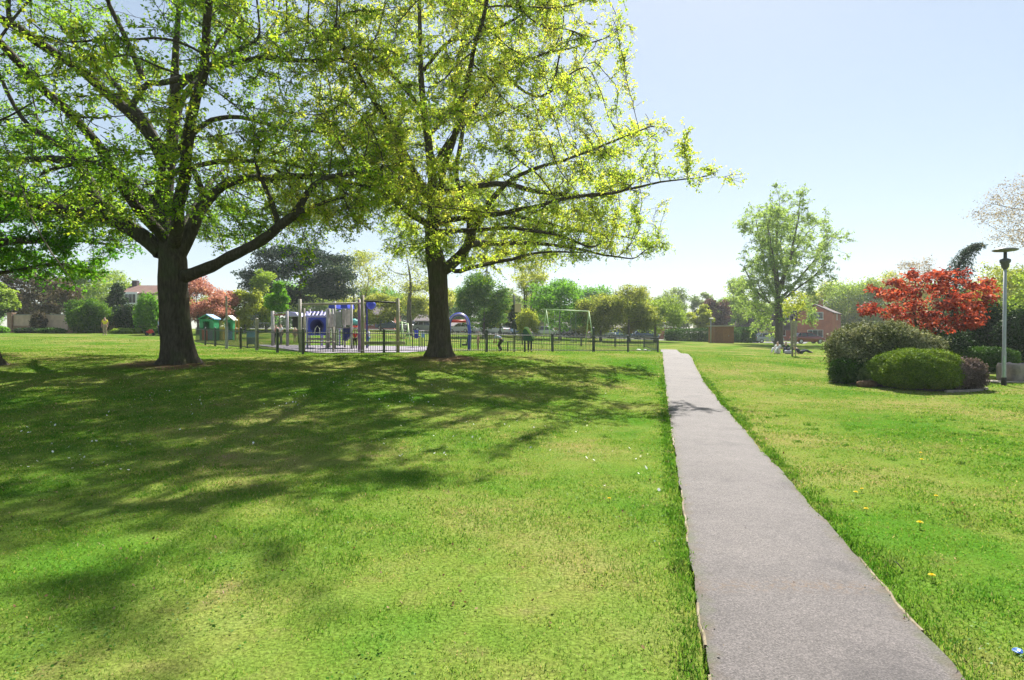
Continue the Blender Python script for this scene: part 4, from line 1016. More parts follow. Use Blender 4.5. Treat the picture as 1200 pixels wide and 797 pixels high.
# conifer whose tip nods over
rng = np.random.default_rng(55)
NB = GP(1120, 33); t = empty('nodding_conifer', NB, 'dark blue green conifer with a bent nodding tip behind the red maple', 'tree'); nb = Vector(NB)
cpts, crad = resample([GP(1117, 33), W(1117, 370, 33), W(1119, 340, 33), W(1123, 315, 33), W(1130, 299, 33), W(1139, 288.5, 33), W(1148, 285.5, 33)], [.14, .12, .10, .07, .045, .03, .01], .12)
m = MB(); m.tube([p - nb for p in cpts], crad, 8); 
ends = []; L_ = len(cpts)
for i in range(8, L_):
    f_ = i / (L_ - 1)
    for k in range(4):
        a_ = i * 2.4 + k * 1.57; ln = (1.75 * (1 - f_) ** .9 + .28) * rng.uniform(.7, 1.1); o_ = cpts[i]
        e1 = o_ + Vector((math.cos(a_) * ln * .55, math.sin(a_) * ln * .55, -.02 * ln)); e2 = o_ + Vector((math.cos(a_) * ln, math.sin(a_) * ln, -.34 * ln))
        m.tube([o_ - nb, e1 - nb, e2 - nb], [.016, .01, .004], 3, cap=False)
        for s_ in range(26):
            q_ = rng.random() ** .7; c_ = (o_.lerp(e1, q_ * 2) if q_ < .5 else e1.lerp(e2, q_ * 2 - 1)); ends.append(np.array(c_ - nb) + rng.normal(0, .06, 3) + np.array([0, 0, -.05]))
m.build('trunk', TRUNK_DARK, t, True)
leaves('crown', np.array(ends), .17 * rng.uniform(.6, 1.3, len(ends)), L_PINE, t, aspect=.3, droop=.6, tint=rng.random(len(ends)))

# the far belt of trees closing the view
far_grp = 'far tree belt behind the park'
ft = [bg_tree('far_belt_tree', 'far pale tree at the frame edge behind the bronze tree', -20, 128, 336, 26, 392, L_FRESH, n=8500, ls=.42, seed=301, clumps=30, group=far_grp, flat=.8),
      bg_tree('far_belt_tree', 'far yellow green tree just beyond the house with the white bay window', 200, 126, 340, 24, 392, L_LIGHT, n=8500, ls=.42, seed=302, clumps=30, group=far_grp, flat=.8),
      bg_tree('far_belt_tree', 'far olive tree between the pink cherry and the big oak trunk', 252, 130, 346, 24, 392, L_OLIVE, n=8500, ls=.42, seed=303, clumps=30, group=far_grp, flat=.8),
      bg_tree('far_belt_tree', 'far mid green tree beyond the bar frame', 300, 127, 352, 24, 392, L_MID, n=8500, ls=.42, seed=304, clumps=30, group=far_grp, flat=.8)]
for k, (px, d, s, lb) in enumerate(((335, 132, .9, 'far tree under the dark pine on its open side'), (365, 128, .8, 'far tree low behind the blue tunnel panel'), (392, 134, .85, 'far tree behind the climbing tower'), (418, 130, .8, 'far tree below the feathery yellow tree'),
        (444, 136, .85, 'far tree above the house behind the timber frame'), (466, 128, .8, 'far tree behind the bare tree trunk'), (490, 134, .9, 'far tree low behind the grey roofed house'), (530, 130, .9, 'far tree above the blue arch'),
        (556, 136, .9, 'far tree behind the dense round green tree'), (600, 129, .8, 'far tree behind the backboard pole'), (632, 134, .95, 'far tree behind the bare upright grey trunks'), (668, 130, .9, 'far tree behind the swing seats'),
        (694, 136, .95, 'far tree behind the first round car park tree'), (722, 130, .9, 'far tree between the two nearest round car park trees'), (752, 135, .95, 'far tree behind the largest round car park tree'), (780, 129, .9, 'far tree where the round trees meet the hedge'),
        (848, 134, .75, 'far tree above the wooden hut roof'), (893, 128, .8, 'far tree behind the dark roofed house'), (925, 132, .85, 'far tree between the poplar trunk and the gable'), (1060, 128, 1.0, 'far tree above the variegated bush'), (1150, 130, 1.0, 'far tree between nodding conifer and lamp post'), (80, 128, 1.05, 'far tree above the big rounded bush'), (150, 132, 1.0, 'far tree right behind the bay window roof'))):
    twin(ft[k % 4], lb, px, d, s * 1.22, k * 1.7)
# ------------------------------------------------------------------ built things
rng = np.random.default_rng(77)
TIMBER = solid('grey_timber', (.30, .27, .235), .85, .3, 4, bump=.3)
TIMBER_LIGHT = solid('pale_timber', (.45, .41, .40), .85, .25, 4, bump=.3)
DARK_STEEL = solid('dark_painted_steel', (.045, .055, .05), .5, .3, 8)
GREY_STEEL = solid('galvanised_steel', (.30, .31, .31), .4, .2, 8, metal=.3)
BLACK = solid('black_rubber', (.02, .02, .022), .7, .3, 8)
BLUE = solid('blue_plastic', (.045, .07, .52), .4, .2, 3)
BLUE_DARK = solid('navy_plastic', (.03, .03, .20), .45, .2, 3)
LILAC = solid('lilac_plastic', (.36, .34, .62), .5, .2, 3)
PURPLE = solid('purple_post', (.22, .12, .26), .5, .2, 3)
GREEN_PL = solid('green_plastic', (.03, .26, .11), .45, .2, 3)
GREEN_DARK = solid('dark_green_panel', (.012, .09, .065), .45, .2, 3)
PALE_GREEN = solid('pale_green_steel', (.36, .52, .22), .5, .2, 3)
RED = solid('red_plastic', (.62, .05, .035), .45, .2, 3)
YELLOW = solid('ochre_plastic', (.55, .34, .06), .5, .2, 3)
WHITE = solid('white_paint', (.75, .75, .73), .5, .08, 3)
TEAL = solid('teal_plastic', (.10, .42, .40), .45, .2, 3)
SKYBLUE = solid('sky_blue_plastic', (.18, .36, .62), .45, .2, 3)
GREYBLUE = solid('grey_blue_panel', (.16, .20, .25), .5, .2, 3)
CREAM = solid('cream_board', (.60, .48, .40), .6, .2, 3)
BROWNWOOD = solid('brown_stained_boards', (.23, .095, .035), .7, .25, 5, bump=.3)

def seg_at(A, B, px):
    u = (px - CX) / FPX; dx, dy = B[0] - A[0], B[1] - A[1]
    t = (u * A[1] - A[0]) / (dx - u * dy); x, y = A[0] + dx * t, A[1] + dy * t
    return Vector((x, y, G(x, y)))

# railings round the playground --------------------------------------
FC = (-9.94, 27.0); FE = (10.26, 40.0); FL = (-22.6, 40.6); FB = (11.6, 50.0); FBL = (-8.0, 52.0)
def railing(name, label, A, B, posts, dense=False, h=1.08, step=.118):
    root = empty(name, (A[0], A[1], G(*A)), label, 'railing', 'metal railings round the playground')
    b = Vector(root.location)
    L = math.hypot(B[0] - A[0], B[1] - A[1]); n = int(L / step); m = MB(); rz = math.atan2(B[1] - A[1], B[0] - A[0])
    for i in range(1, n):
        t = i / n; x, y = A[0] + (B[0] - A[0]) * t, A[1] + (B[1] - A[1]) * t
        m.box(Vector((x, y, G(x, y) + .08 + h / 2)) - b, (.017, .017, h), rz)
    rails = [.14, h - .06] + ([h - .24] if dense else [])
    for rzv in rails:
        k = int(L / 1.2)
        pts = []
        for i in range(k + 1):
            t = i / k; x, y = A[0] + (B[0] - A[0]) * t, A[1] + (B[1] - A[1]) * t; pts.append(Vector((x, y, G(x, y) + rzv)) - b)
        for p, q in zip(pts[:-1], pts[1:]):
            m.tube([p, q], .022, 4)
    if dense:
        for i in range(1, n):
            t = (i + .5) / n; x, y = A[0] + (B[0] - A[0]) * t, A[1] + (B[1] - A[1]) * t
            m.box(Vector((x, y, G(x, y) + h - .13)) - b, (.03, .017, .24), rz)
    m.build('bars', DARK_STEEL, root)
    for px, ht, w, mat in posts:
        p = seg_at(A, B, px) if px is not None else Vector((B[0], B[1], G(*B)))
        q = MB(); q.box(p - b + Vector((0, 0, ht / 2 - .04)), (w, w, ht + .08), rz)
        q.add([p - b + Vector((sx * w / 2, sy * w / 2, ht)) for sx, sy in ((-1, -1), (1, -1), (1, 1), (-1, 1))] + [p - b + Vector((0, 0, ht + w * .4))], [(0, 1, 4), (1, 2, 4), (2, 3, 4), (3, 0, 4)])
        q.build('post', mat, root)
    return root
railing('playground_railing', 'long run of dark metal railings behind the yellow oak, facing the path', FC, FE,
        [(355, 1.20, .10, DARK_STEEL), (450, 1.22, .10, DARK_STEEL), (508, 1.2, .09, DARK_STEEL), (570, 1.3, .10, DARK_STEEL), (647.5, 1.15, .10, DARK_STEEL), (695.5, 1.6, .12, DARK_STEEL), (736, 1.14, .09, DARK_STEEL), (None, 1.02, .09, DARK_STEEL)], dense=False)
railing('playground_railing', 'run of dark metal railings going back past the playhouses beside the big oak trunk', FC, FL,
        [(325, 1.22, .11, DARK_STEEL), (301, 1.72, .15, TIMBER), (282, 1.22, .10, DARK_STEEL), (252, 1.2, .10, DARK_STEEL), (240.5, 1.16, .10, DARK_STEEL)])
railing('playground_railing', 'end run of dark railings going back beside the round trees', FE, FB, [(None, 1.05, .09, DARK_STEEL)], step=.3)
railing('playground_railing', 'farthest run of dark railings seen behind the pale green swing', FB, FBL, [(721, 1.05, .1, DARK_STEEL), (681, 1.1, .12, DARK_STEEL), (612, 1.05, .1, DARK_STEEL)], dense=True, step=.15)

def column(m, b, px, d, top, r, n=8, foot=0.0):
    p = GP(px, d); z = W(px, top, d).z
    m.tube([p - b + Vector((0, 0, -.05 + foot)), Vector((p.x, p.y, z)) - b], r, n)
    return Vector((p.x, p.y, z))

def frame_thing(name, label, cat, px0, d0, group=None):
    b = GP(px0, d0); return empty(name, b, label, cat, group), Vector(b)

# tall pole
t, b = frame_thing('tall_pole', 'tall slim grey pole at the railings beside the white roofed playhouse', 'pole', 265.5, 33.6)
m = MB(); column(m, b, 265.5, 33.6, 347, .055); m.build('shaft', TIMBER, t); m = MB(); p = GP(265.5, 33.6); m.tube([p - b, p - b + Vector((0, 0, 1.3))], .085, 8); m.build('sleeve', GREY_STEEL, t)

# timber frame with high pole
t, b = frame_thing('timber_frame', 'timber climbing frame with a round high pole in front of the blue panel', 'climbing frame', 351.5, 29.6)
for px, d, tp in ((351.5, 29.6, 350.5), (421, 30.6, 351)):
    m = MB(); column(m, b, px, d, tp, .085, 10); m.build('post', TIMBER_LIGHT if px < 400 else PURPLE, t, True)
m = MB(); m.tube([W(348, 357, 29.6) - b, W(424, 355.5, 30.6) - b], .06, 8); m.build('cross_pole', TIMBER, t, True)
t, b = frame_thing('balance_beam', 'low dark timber balance beam between two short posts', 'play beam', 356, 29.9)
for px, tp in ((356.5, 361), (390.5, 383)):
    m = MB(); column(m, b, px, 30.2, tp, .06, 8); m.build('post', TIMBER, t, True)
m = MB(); m.tube([W(354, 401.2, 30.1) - b, W(392, 401, 30.1) - b], .05, 8); m.build('beam', TIMBER, t, True)
t, b = frame_thing('timber_frame', 'tall timber frame with a black top bar and low beam, nearest the oak trunk', 'climbing frame', 424.5, 29.6)
for px, tp, r in ((424.8, 346, .10), (466.2, 350, .09)):
    m = MB(); column(m, b, px, 29.6, tp, r, 10); m.build('post', TIMBER, t, True)
m = MB(); m.tube([W(425, 352.6, 29.6) - b, W(466, 355, 29.6) - b], .045, 8); m.build('top_bar', BLACK, t, True)
m = MB(); m.box((W(451, 402, 29.45) - b), (2.1, .12, .17)); m.build('low_beam', TIMBER, t, bevel=.02)

# climbing tower with slide
t, b = frame_thing('climbing_tower', 'grey boarded climbing tower with blue awnings and a navy slide', 'climbing tower', 400, 37)
for px, d, tp in ((384.5, 36.2, 361), (392.5, 36, 353), (412, 36, 357), (404, 38.4, 356), (386, 38.4, 360)):
    m = MB(); column(m, b, px, d, tp, .075, 8); m.build('post', TIMBER_LIGHT, t, True)
def slab(t, name, mat, px0, px1, y0, y1, d, th=.05, slats=0, rot=0.0):
    a, c = W(px0, y1, d), W(px1, y0, d); w, h = c.x - a.x, c.z - a.z; m = MB()
    if slats:
        for k in range(slats):
            m.box(Vector((a.x + (k + .5) * w / slats, d, (a.z + c.z) / 2)) - Vector(t.location), (w / slats * .88, th, h))
    else: m.box(Vector(((a.x + c.x) / 2, d, (a.z + c.z) / 2)) - Vector(t.location), (w, th, h))
    return m.build(name, mat, t, bevel=.008, seg=1)
slab(t, 'board_panel', GREY_STEEL, 394, 400, 365, 384, 36.1, slats=4); slab(t, 'board_panel', TIMBER_LIGHT, 401, 411, 363, 381, 36.2, slats=5)
slab(t, 'board_panel', TIMBER_LIGHT, 385, 391.5, 368, 384, 36.6, slats=3)
a, c = W(383, 384, 36), W(413, 384, 36); m = MB(); m.box(Vector(((a.x + c.x) / 2, 37.2, a.z)) - b, (c.x - a.x, 2.3, .08)); m.build('deck', TIMBER, t)
for px0, px1, y0, y1, d in ((385.5, 393, 355.5, 361.5, 36.0), (399.5, 408, 356, 361.5, 36.0)):
    a, c = W(px0, y1, d), W(px1, y0, d); m = MB(); w = c.x - a.x; h = c.z - a.z
    m.prism([(0, 0), (w, 0), (w * .9, h), (w * .1, h)], 0, 1.6); m.v = [(Vector(v) + Vector((a.x, d - .15, a.z)) - b) for v in m.v]; m.build('awning', BLUE, t, bevel=.03)
m = MB()
for k in range(7): m.tube([W(395.5, 386 + k * 3, 35.8 - k * .03) - b, W(401, 386 + k * 3, 35.8 - k * .03) - b], .03, 6)
m.tube([W(395, 384, 35.9) - b, W(395, 405, 35.7) - b], .04, 6); m.tube([W(401.4, 384, 35.9) - b, W(401.4, 405, 35.7) - b], .04, 6); m.build('ladder', GREY_STEEL, t)
m = MB(); s0, s1 = W(401.5, 384, 36.2), W(409, 384, 36.2)
pts = [W(402, 384, 36.2), W(402, 399, 36.0), W(404.5, 400, 35.9), W(409.5, 394, 36.0), W(409.5, 384, 36.2)]
m.add([p - b for p in pts] + [p - b + Vector((0, .5, 0)) for p in pts], [(0,1,2,3,4), (9,8,7,6,5)] + [(i, (i+1) % 5, (i+1) % 5 + 5, i + 5) for i in range(5)]); m.build('slide', BLUE_DARK, t, bevel=.03)
m = MB(); m.lathe(W(415.5, 377.5, 37) - b, [(.30, -.16), (.32, 0), (.26, .12), (.12, .2), (.02, .22)], 14); m.build('dome', TEAL, t, True)
slab(t, 'shelf', RED, 411.5, 419.5, 381.8, 383.8, 36.5, .4)

# blue tunnel panel
t, b = frame_thing('tunnel_wall', 'bright blue square play panel with a dark round tunnel opening', 'play panel', 372, 36.5)
a, c = W(361.5, 393, 36.5), W(382.5, 372, 36.5); w, h = c.x - a.x, c.z - a.z; cx0 = Vector(((a.x + c.x) / 2, 36.5, (a.z + c.z) / 2)) - b; n = 32; r0 = .39
m = MB(); vs, fs = [], []
for y in (-.05, .05):
    for k in range(n):
        th = 2 * math.pi * k / n; cs, sn = math.cos(th), math.sin(th); q = max(abs(cs) / (w / 2), abs(sn) / (h / 2)); vs += [cx0 + Vector((cs * r0, y, sn * r0)), cx0 + Vector((cs / q, y, sn / q))]
for k in range(n):
    k2 = (k + 1) % n
    fs += [(2*k, 2*k+1, 2*k2+1, 2*k2), (2*n+2*k, 2*n+2*k2, 2*n+2*k2+1, 2*n+2*k+1), (2*k, 2*k2, 2*n+2*k2, 2*n+2*k), (2*k+1, 2*n+2*k+1, 2*n+2*k2+1, 2*k2+1)]
m.add(vs, fs); m.build('panel', BLUE, t)
m = MB(); rp = [(cx0 + Vector((0, y, 0)), r) for y, r in ((-.09, r0 + .07), (-.09, r0 - .01), (.9, r0 - .01))]
vs, fs = [], []
for cpt, r in rp: vs += [cpt + Vector((math.cos(2*math.pi*k/24) * r, 0, math.sin(2*math.pi*k/24) * r)) for k in range(24)]
for i in range(2): fs += [(i*24+k, i*24+(k+1) % 24, (i+1)*24+(k+1) % 24, (i+1)*24+k) for k in range(24)]
fs.append(tuple(48 + k for k in range(24))); m.add(vs, fs); m.build('tunnel', BLUE_DARK, t, True)
for px in (360.2, 383.2):
    m = MB(); column(m, b, px, 36.5, 366 if px < 370 else 362, .07, 8); m.build('post', LILAC if px < 370 else TIMBER_LIGHT, t, True)
m = MB()
for k in range(6): m.tube([W(357 + k * 4.4, 371, 36.3) - b, W(360 + k * 4.4, 365.5, 37.3) - b], .05, 5)
m.tube([W(357, 370.6, 36.3) - b, W(382, 370.6, 36.3) - b], .06, 6); m.tube([W(360, 365.8, 37.3) - b, W(380, 366.4, 37.3) - b], .06, 6); m.build('lattice_roof', LILAC, t)
m = MB(); m.tube([W(368.5, 392, 35.8) - b, W(369.5, 385, 35.7) - b, W(372, 382, 35.7) - b, W(374.5, 385, 35.7) - b, W(374.8, 392, 35.8) - b], .025, 6); m.build('hoop', WHITE, t, True)
slab(t, 'step', TIMBER, 361, 388, 396, 398.5, 35.6, .5)

# climbing net between the panel and the tower
t, b = frame_thing('climbing_net', 'pale roped climbing net on lilac posts behind the blue tunnel panel', 'climbing net', 376, 40.5)
for px in (363, 377, 390, 398):
    m = MB(); column(m, b, px, 40.5, 362 + (px % 3), .07, 8); m.build('post', LILAC if px in (377, 398) else TIMBER_LIGHT, t, True)
m = MB()
for k in range(12): m.tube([W(363 + k * 35 / 11, 366, 40.5) - b, W(363 + k * 35 / 11, 402, 40.5) - b], .014, 4)
for k in range(9): m.tube([W(363, 366 + k * 4.5, 40.5) - b, W(398, 366 + k * 4.5, 40.5) - b], .014, 4)
m.build('net', WHITE, t)

# dark shelter with a lilac roof
t, b = frame_thing('play_shelter', 'dark sided play shelter with a lilac roof beside the blue panel', 'shelter', 344, 45)
a, c = W(337.5, 384, 45), W(350, 371, 45); w = c.x - a.x; m = MB(); m.box(Vector(((a.x + c.x) / 2, 45.9, (a.z + c.z) / 2)) - b, (w, .08, c.z - a.z)); m.build('back_panel', BLACK, t)
m = MB(); m.prism([(a.x - .15, c.z), (c.x + .15, c.z), (c.x - .1, c.z + .32), (a.x + .25, c.z + .38)], 44.6, 46.2); m.v = [Vector(v) - b for v in m.v]; m.build('roof', LILAC, t, bevel=.03)
for px in (338, 349.6):
    m = MB(); column(m, b, px, 45, 371, .06); m.build('post', DARK_STEEL, t)

# frame with red brown bars
t, b = frame_thing('bar_frame', 'grey post frame with red brown overhead bars behind the railings', 'climbing frame', 319.5, 39)
for px, tp in ((319.5, 364.5), (336.6, 364.5)):
    m = MB(); column(m, b, px, 39, tp, .11 if px < 330 else .09, 10); m.build('post', TIMBER_LIGHT, t, True)
m = MB(); m.tube([W(319, 366.6, 39) - b, W(337, 366.6, 39) - b], .035, 6); m.build('bar', TIMBER_LIGHT, t)
m = MB(); m.tube([W(319, 369, 39) - b, W(337, 369, 39) - b], .05, 6); m.build('bar', solid('red_brown_bar', (.28, .08, .06), .5), t)
m = MB(); m.tube([W(303, 378.6, 38.4) - b, W(319.5, 378.6, 39) - b], .02, 6); m.build('side_rail', GREY_STEEL, t)

# playhouses
def playhouse(label, px0, px1, top, d, wallm, roofm, roof2, doorm, lowm):
    t, b = frame_thing('playhouse', label, 'playhouse', (px0 + px1) / 2, d, 'small plastic playhouses')
    w = X(px1, d) - X(px0, d); H = W(px0, top, d).z - b.z; wl = H * .84; dp = w * .8
    m = MB()
    for sx in (-1, 1): m.box((sx * (w / 2 - .05), 0, wl / 2), (.1, dp, wl))
    m.box((0, dp / 2 - .05, wl / 2), (w, .1, wl)); 
    m.box((-w * .36, -dp / 2, wl / 2), (w * .27, .09, wl)); m.box((w * .36, -dp / 2, wl / 2), (w * .27, .09, wl)); m.box((0, -dp / 2, wl - .09), (w * .46, .09, .2)); m.build('wall', wallm, t, bevel=.02)
    for sgn, mm in ((-1, roofm), (1, roof2)):
        m = MB(); m.prism([(0, H), (sgn * (w / 2 + .08), wl - .04), (sgn * (w / 2 + .08), wl + .06), (0, H + .09)] if True else [], -dp / 2 - .1, dp / 2 + .1); m.build('roof', mm, t, bevel=.015)
    m = MB(); m.box((-w * .12, -dp / 2 - .05, wl * .26), (w * .4, .06, wl * .5)); m.build('door', doorm, t, bevel=.02)
    m = MB(); m.box((w * .3, -dp / 2 - .06, wl * .24), (w * .3, .05, wl * .4)); m.build('panel', lowm, t, bevel=.02)
    return t
playhouse('green plastic playhouse with a green and blue roof and red door', 237.5, 254, 369.5, 46, GREEN_PL, GREEN_PL, SKYBLUE, RED, GREYBLUE)
playhouse('green plastic playhouse with a white roof and blue lower panel', 265.5, 275, 371, 47, GREEN_PL, WHITE, WHITE, SKYBLUE, SKYBLUE)
t, b = frame_thing('picket_fence', 'short ochre picket fence between the two playhouses', 'fence', 258.5, 47); 
m = MB()
for k in range(6): p = W(255 + k * 1.5, 383, 47); g = GP(255 + k * 1.5, 47); m.box(Vector((p.x, 47, (p.z + g.z) / 2)) - b, (.085, .03, p.z - g.z))
m.tube([W(254, 385, 47.04) - b, W(263.5, 385, 47.04) - b], .03, 4); m.build('pickets', YELLOW, t)
t, b = frame_thing('spring_toy', 'ochre framed play seat beside the white roofed playhouse', 'play seat', 277.5, 46)
m = MB(); m.tube([GP(275.5, 46) - b, W(276.5, 374, 46) - b, W(279.5, 372, 46) - b, GP(280.5, 46) - b], .05, 6); m.build('frame', YELLOW, t); slab(t, 'seat', YELLOW, 276, 280, 385, 386.5, 46, .4)
t, b = frame_thing('notice_board', 'grey blue board on two posts inside the railings', 'board', 294, 34.5)
slab(t, 'panel', SKYBLUE, 289, 299.5, 388, 395.5, 34.4); slab(t, 'panel', GREYBLUE, 289, 299.5, 395.7, 403.5, 34.4)
for px in (289.6, 298.8):
    m = MB(); column(m, b, px, 34.5, 388, .04); m.build('post', DARK_STEEL, t)

# blue arch
t, b = frame_thing('play_arch', 'blue hooped play arch with a red bar beside the yellow oak trunk', 'play arch', 540, 38)
pts = [GP(526.5, 38) - b] + [W(537.8 + 11.3 * math.cos(a) * 1.0, 380.5 - 12.3 * math.sin(a), 38) - b for a in np.linspace(math.pi, 0, 14)] + [W(550.2, 388, 38) - b, GP(549.6, 38) - b]
m = MB(); m.tube(pts, [.11] * len(pts), 10); m.build('hoop', BLUE, t, True)
m = MB(); pts2 = [p + Vector((0, -.10, 0)) for p in pts[2:-2]]; m.tube([p * 1 for p in pts2], .045, 6); m.build('trim', LILAC, t, True)
m = MB(); m.tube([W(528, 376.5, 38.1) - b, W(546, 376.5, 38.1) - b], .09, 8); m.build('cross_bar', RED, t, True)

# pale green swing
def swing(label, px0, px1, top, d, seats, base_dx=7):
    t, b = frame_thing('swing', label, 'swing', (px0 + px1) / 2, d, 'pale green swings')
    for px, s in ((px0 + 3, 1), (px1, 1)):
        for dd, ddx in ((-1.0, base_dx), (1.0, -base_dx * .6)):
            p = W(px, top + (2 if px > px0 + 4 else 0), d); g = GP(px + ddx, d + dd); m = MB(); m.tube([p - b, g - b + Vector((0, 0, -.05))], .034, 8); m.build('leg', PALE_GREEN, t, True)
    m = MB(); m.tube([W(px0, top, d) - b, W(px1, top + 2.5, d) - b], .045, 8); m.build('top_bar', PALE_GREEN, t, True)
    for px, sy in seats:
        s = W(px, sy, d - .1); m = MB(); m.box(s - b, (.46, .22, .05)); m.box(s - b + Vector((0, 0, .10)), (.44, .26, .04)); sb = m.build('seat', BLACK, t, bevel=.015)
        m = MB()
        for sx in (-.2, .2): tp = W(px, top + 1, d); m.tube([s - b + Vector((sx, 0, .02)), Vector((s.x + sx, d, tp.z)) - b], .012, 4)
        m.build('chain', GREY_STEEL, sb)
    return t
swing('pale green swing frame with two black seats, farthest from the climbing tower', 637, 690, 362.5, 45, [(653, 401), (672, 401)])
swing('small pale green swing with one black seat beside the timber frame', 468, 478, 377, 44, [(471, 397)], 3)

# green angled board
t, b = frame_thing('green_board', 'dark green angled board with a pale top edge standing on a post', 'board', 618, 34.5)
pl = [(613, 399), (613, 387), (616, 382.5), (626, 397), (625, 400)]
m = MB(); vs = [W(x, y, 34.5) - b for x, y in pl]; m.add(vs + [v + Vector((0, .1, 0)) for v in vs], [(0,1,2,3,4), (9,8,7,6,5)] + [(i, (i+1) % 5, (i+1) % 5 + 5, i + 5) for i in range(5)]); m.build('panel', GREEN_DARK, t)
m = MB(); m.tube([W(614.5, 384.5, 34.44) - b, W(617.6, 384.5, 34.44) - b, W(626.5, 397.5, 34.44) - b], [.08, .09, .08], 6); m.build('edge_strip', PALE_GREEN, t)
for px in (615,):
    m = MB(); column(m, b, px, 34.7, 398, .06); m.build('post', DARK_STEEL, t)

# pole with backboard
t, b = frame_thing('backboard_pole', 'tall dark pole carrying a small pale board, right of the blue arch', 'pole', 602.5, 35.5)
m = MB(); column(m, b, 602.5, 35.5, 345.5, .05); m.build('shaft', DARK_STEEL, t, True)
slab(t, 'backboard', CREAM, 603.2, 610.5, 356, 366, 35.3, .05); slab(t, 'box', DARK_STEEL, 600.8, 604, 357, 369, 35.4, .14)
t, b = frame_thing('bench', 'small dark bench at the foot of the backboard pole', 'bench', 598, 37)
slab(t, 'seat', DARK_STEEL, 593.5, 604, 400, 401, 37, .4)
for px in (595, 602):
    m = MB(); column(m, b, px, 37, 401, .03); m.build('leg', DARK_STEEL, t)
t, b = frame_thing('spring_rocker', 'small dark rocker with a green frame inside the blue arch', 'rocker', 546, 36.5)
m = MB(); m.tube([W(540, 397, 36.5) - b, W(540, 407, 36.5) - b], .03, 6); m.tube([W(549, 391, 36.5) - b, W(547, 403, 36.5) - b], .04, 6); m.build('frame', GREEN_DARK, t)
slab(t, 'seat', BLACK, 542, 548, 403, 405, 36.5, .5)
t, b = frame_thing('blue_bench', 'blue play bench on the grass between the timber frame and the oak trunk', 'play seat', 487.5, 42)
slab(t, 'backrest', BLUE, 485.5, 490, 387, 396.5, 42, .08); slab(t, 'seat', BLUE_DARK, 483, 492, 393.5, 394.6, 41.7, .45)
for px in (483.6, 491.4):
    m = MB(); column(m, b, px, 41.7, 394, .03); m.build('leg', DARK_STEEL, t)
t, b = frame_thing('blue_play_screen', 'small low blue panel on posts, nearest the oak trunk', 'play panel', 496, 42)
slab(t, 'panel', SKYBLUE, 494, 497.5, 390, 395.5, 42, .06)
for px in (494.3, 497.2):
    m = MB(); column(m, b, px, 42.05, 391, .03); m.build('leg', DARK_STEEL, t)
t, b = frame_thing('blue_pod', 'round blue pod hanging at the post of the black barred frame', 'play pod', 435, 38)
m = MB(); m.lathe(W(435, 357.5, 38) - b, [(.05, -.3), (.2, -.24), (.3, -.05), (.3, .08), (.2, .24), (.05, .3)], 16); m.build('pod', BLUE, t, True); m = MB(); column(m, b, 430, 38, 353, .06); m.tube([W(430, 354, 38) - b, W(437, 353.5, 38) - b], .04, 6); m.build('post', BLUE_DARK, t)
LIT = solid('white_paper', (.78, .78, .76), .7, .1)
def crumple(name, label, p, r, mat, cat, seed, group=None):
    q = np.random.default_rng(seed); bm = bmesh.new(); bmesh.ops.create_icosphere(bm, subdivisions=2, radius=r)
    for v in bm.verts: v.co *= q.uniform(.6, 1.25); v.co.z *= .55; v.co.x *= 1.2
    me = bpy.data.meshes.new(name); bm.to_mesh(me); bm.free(); o = link(name, me, mat); o.location = p + Vector((0, 0, r * .4)); return tag(o, label, cat, group)
for k, (px, lb) in enumerate(((748, 'small white scrap of litter behind the railings'), (756, 'white scrap of litter nearest the railing end post'), (760.5, 'smallest white scrap of litter at the railing foot'))):
    crumple('litter', lb, GP(px, 42.2), (.15, .13, .09)[k], LIT, 'litter', 5 + k, 'white scraps on the grass behind the railings')
crumple('blue_scrap', 'crumpled bright blue plastic scrap in the grass', GP(1197, 3.08) + Vector((0, 0, .01)), .022, solid('blue_wrapper', (.10, .22, .70), .4), 'litter', 3)

# ------------------------------------------------------------------ garden wall
WB = brick_mat('garden_brick', (.30, .13, .08), (.36, .19, .11), (.34, .30, .25))
PANEL = solid('pinkish_fence_boards', (.58, .42, .34), .85, .18, 2.5, bump=.2)
t = empty('garden_wall', GP(80, 61.8), 'brick garden wall with pinkish boarded panels and brick piers', 'wall'); b = Vector(t.location)
xs_ = [X(p, 61.8) for p in (13.5, 44, 83, 121, 142, 158)]
for i in range(len(xs_) - 1):
    xa, xb = xs_[i], xs_[i + 1]; zg = min(G(xa, 61.8), G(xb, 61.8)); zt = W(0, 369.5, 61.8).z; zm = zg + .75 if i == 0 else zg + .25
    m = MB(); m.box(Vector(((xa + xb) / 2, 61.8, (zg - .3 + zm) / 2)) - b, (xb - xa, .22, zm - zg + .3)); m.build('brick_base', WB, t)
    m = MB(); k = int((xb - xa) / .15)
    for j in range(k): m.box(Vector((xa + (j + .5) * (xb - xa) / k, 61.8, (zm + zt) / 2)) - b, ((xb - xa) / k * .94, .05, zt - zm))
    m.build('board_panel', PANEL, t); m = MB(); m.box(Vector(((xa + xb) / 2, 61.8, zt + .04)) - b, (xb - xa - .3, .16, .08)); m.build('capping', TIMBER_LIGHT, t)
for i, xa in enumerate(xs_):
    zg = G(xa, 61.8); zt = W(0, 368 if i else 367.5, 61.8).z; m = MB(); w = .5 if i == 0 else .36; m.box(Vector((xa, 61.8, (zg - .3 + zt) / 2)) - b, (w, w, zt - zg + .3)); m.box(Vector((xa, 61.8, zt + .05)) - b, (w + .08, w + .08, .1)); m.build('pier', WB, t)

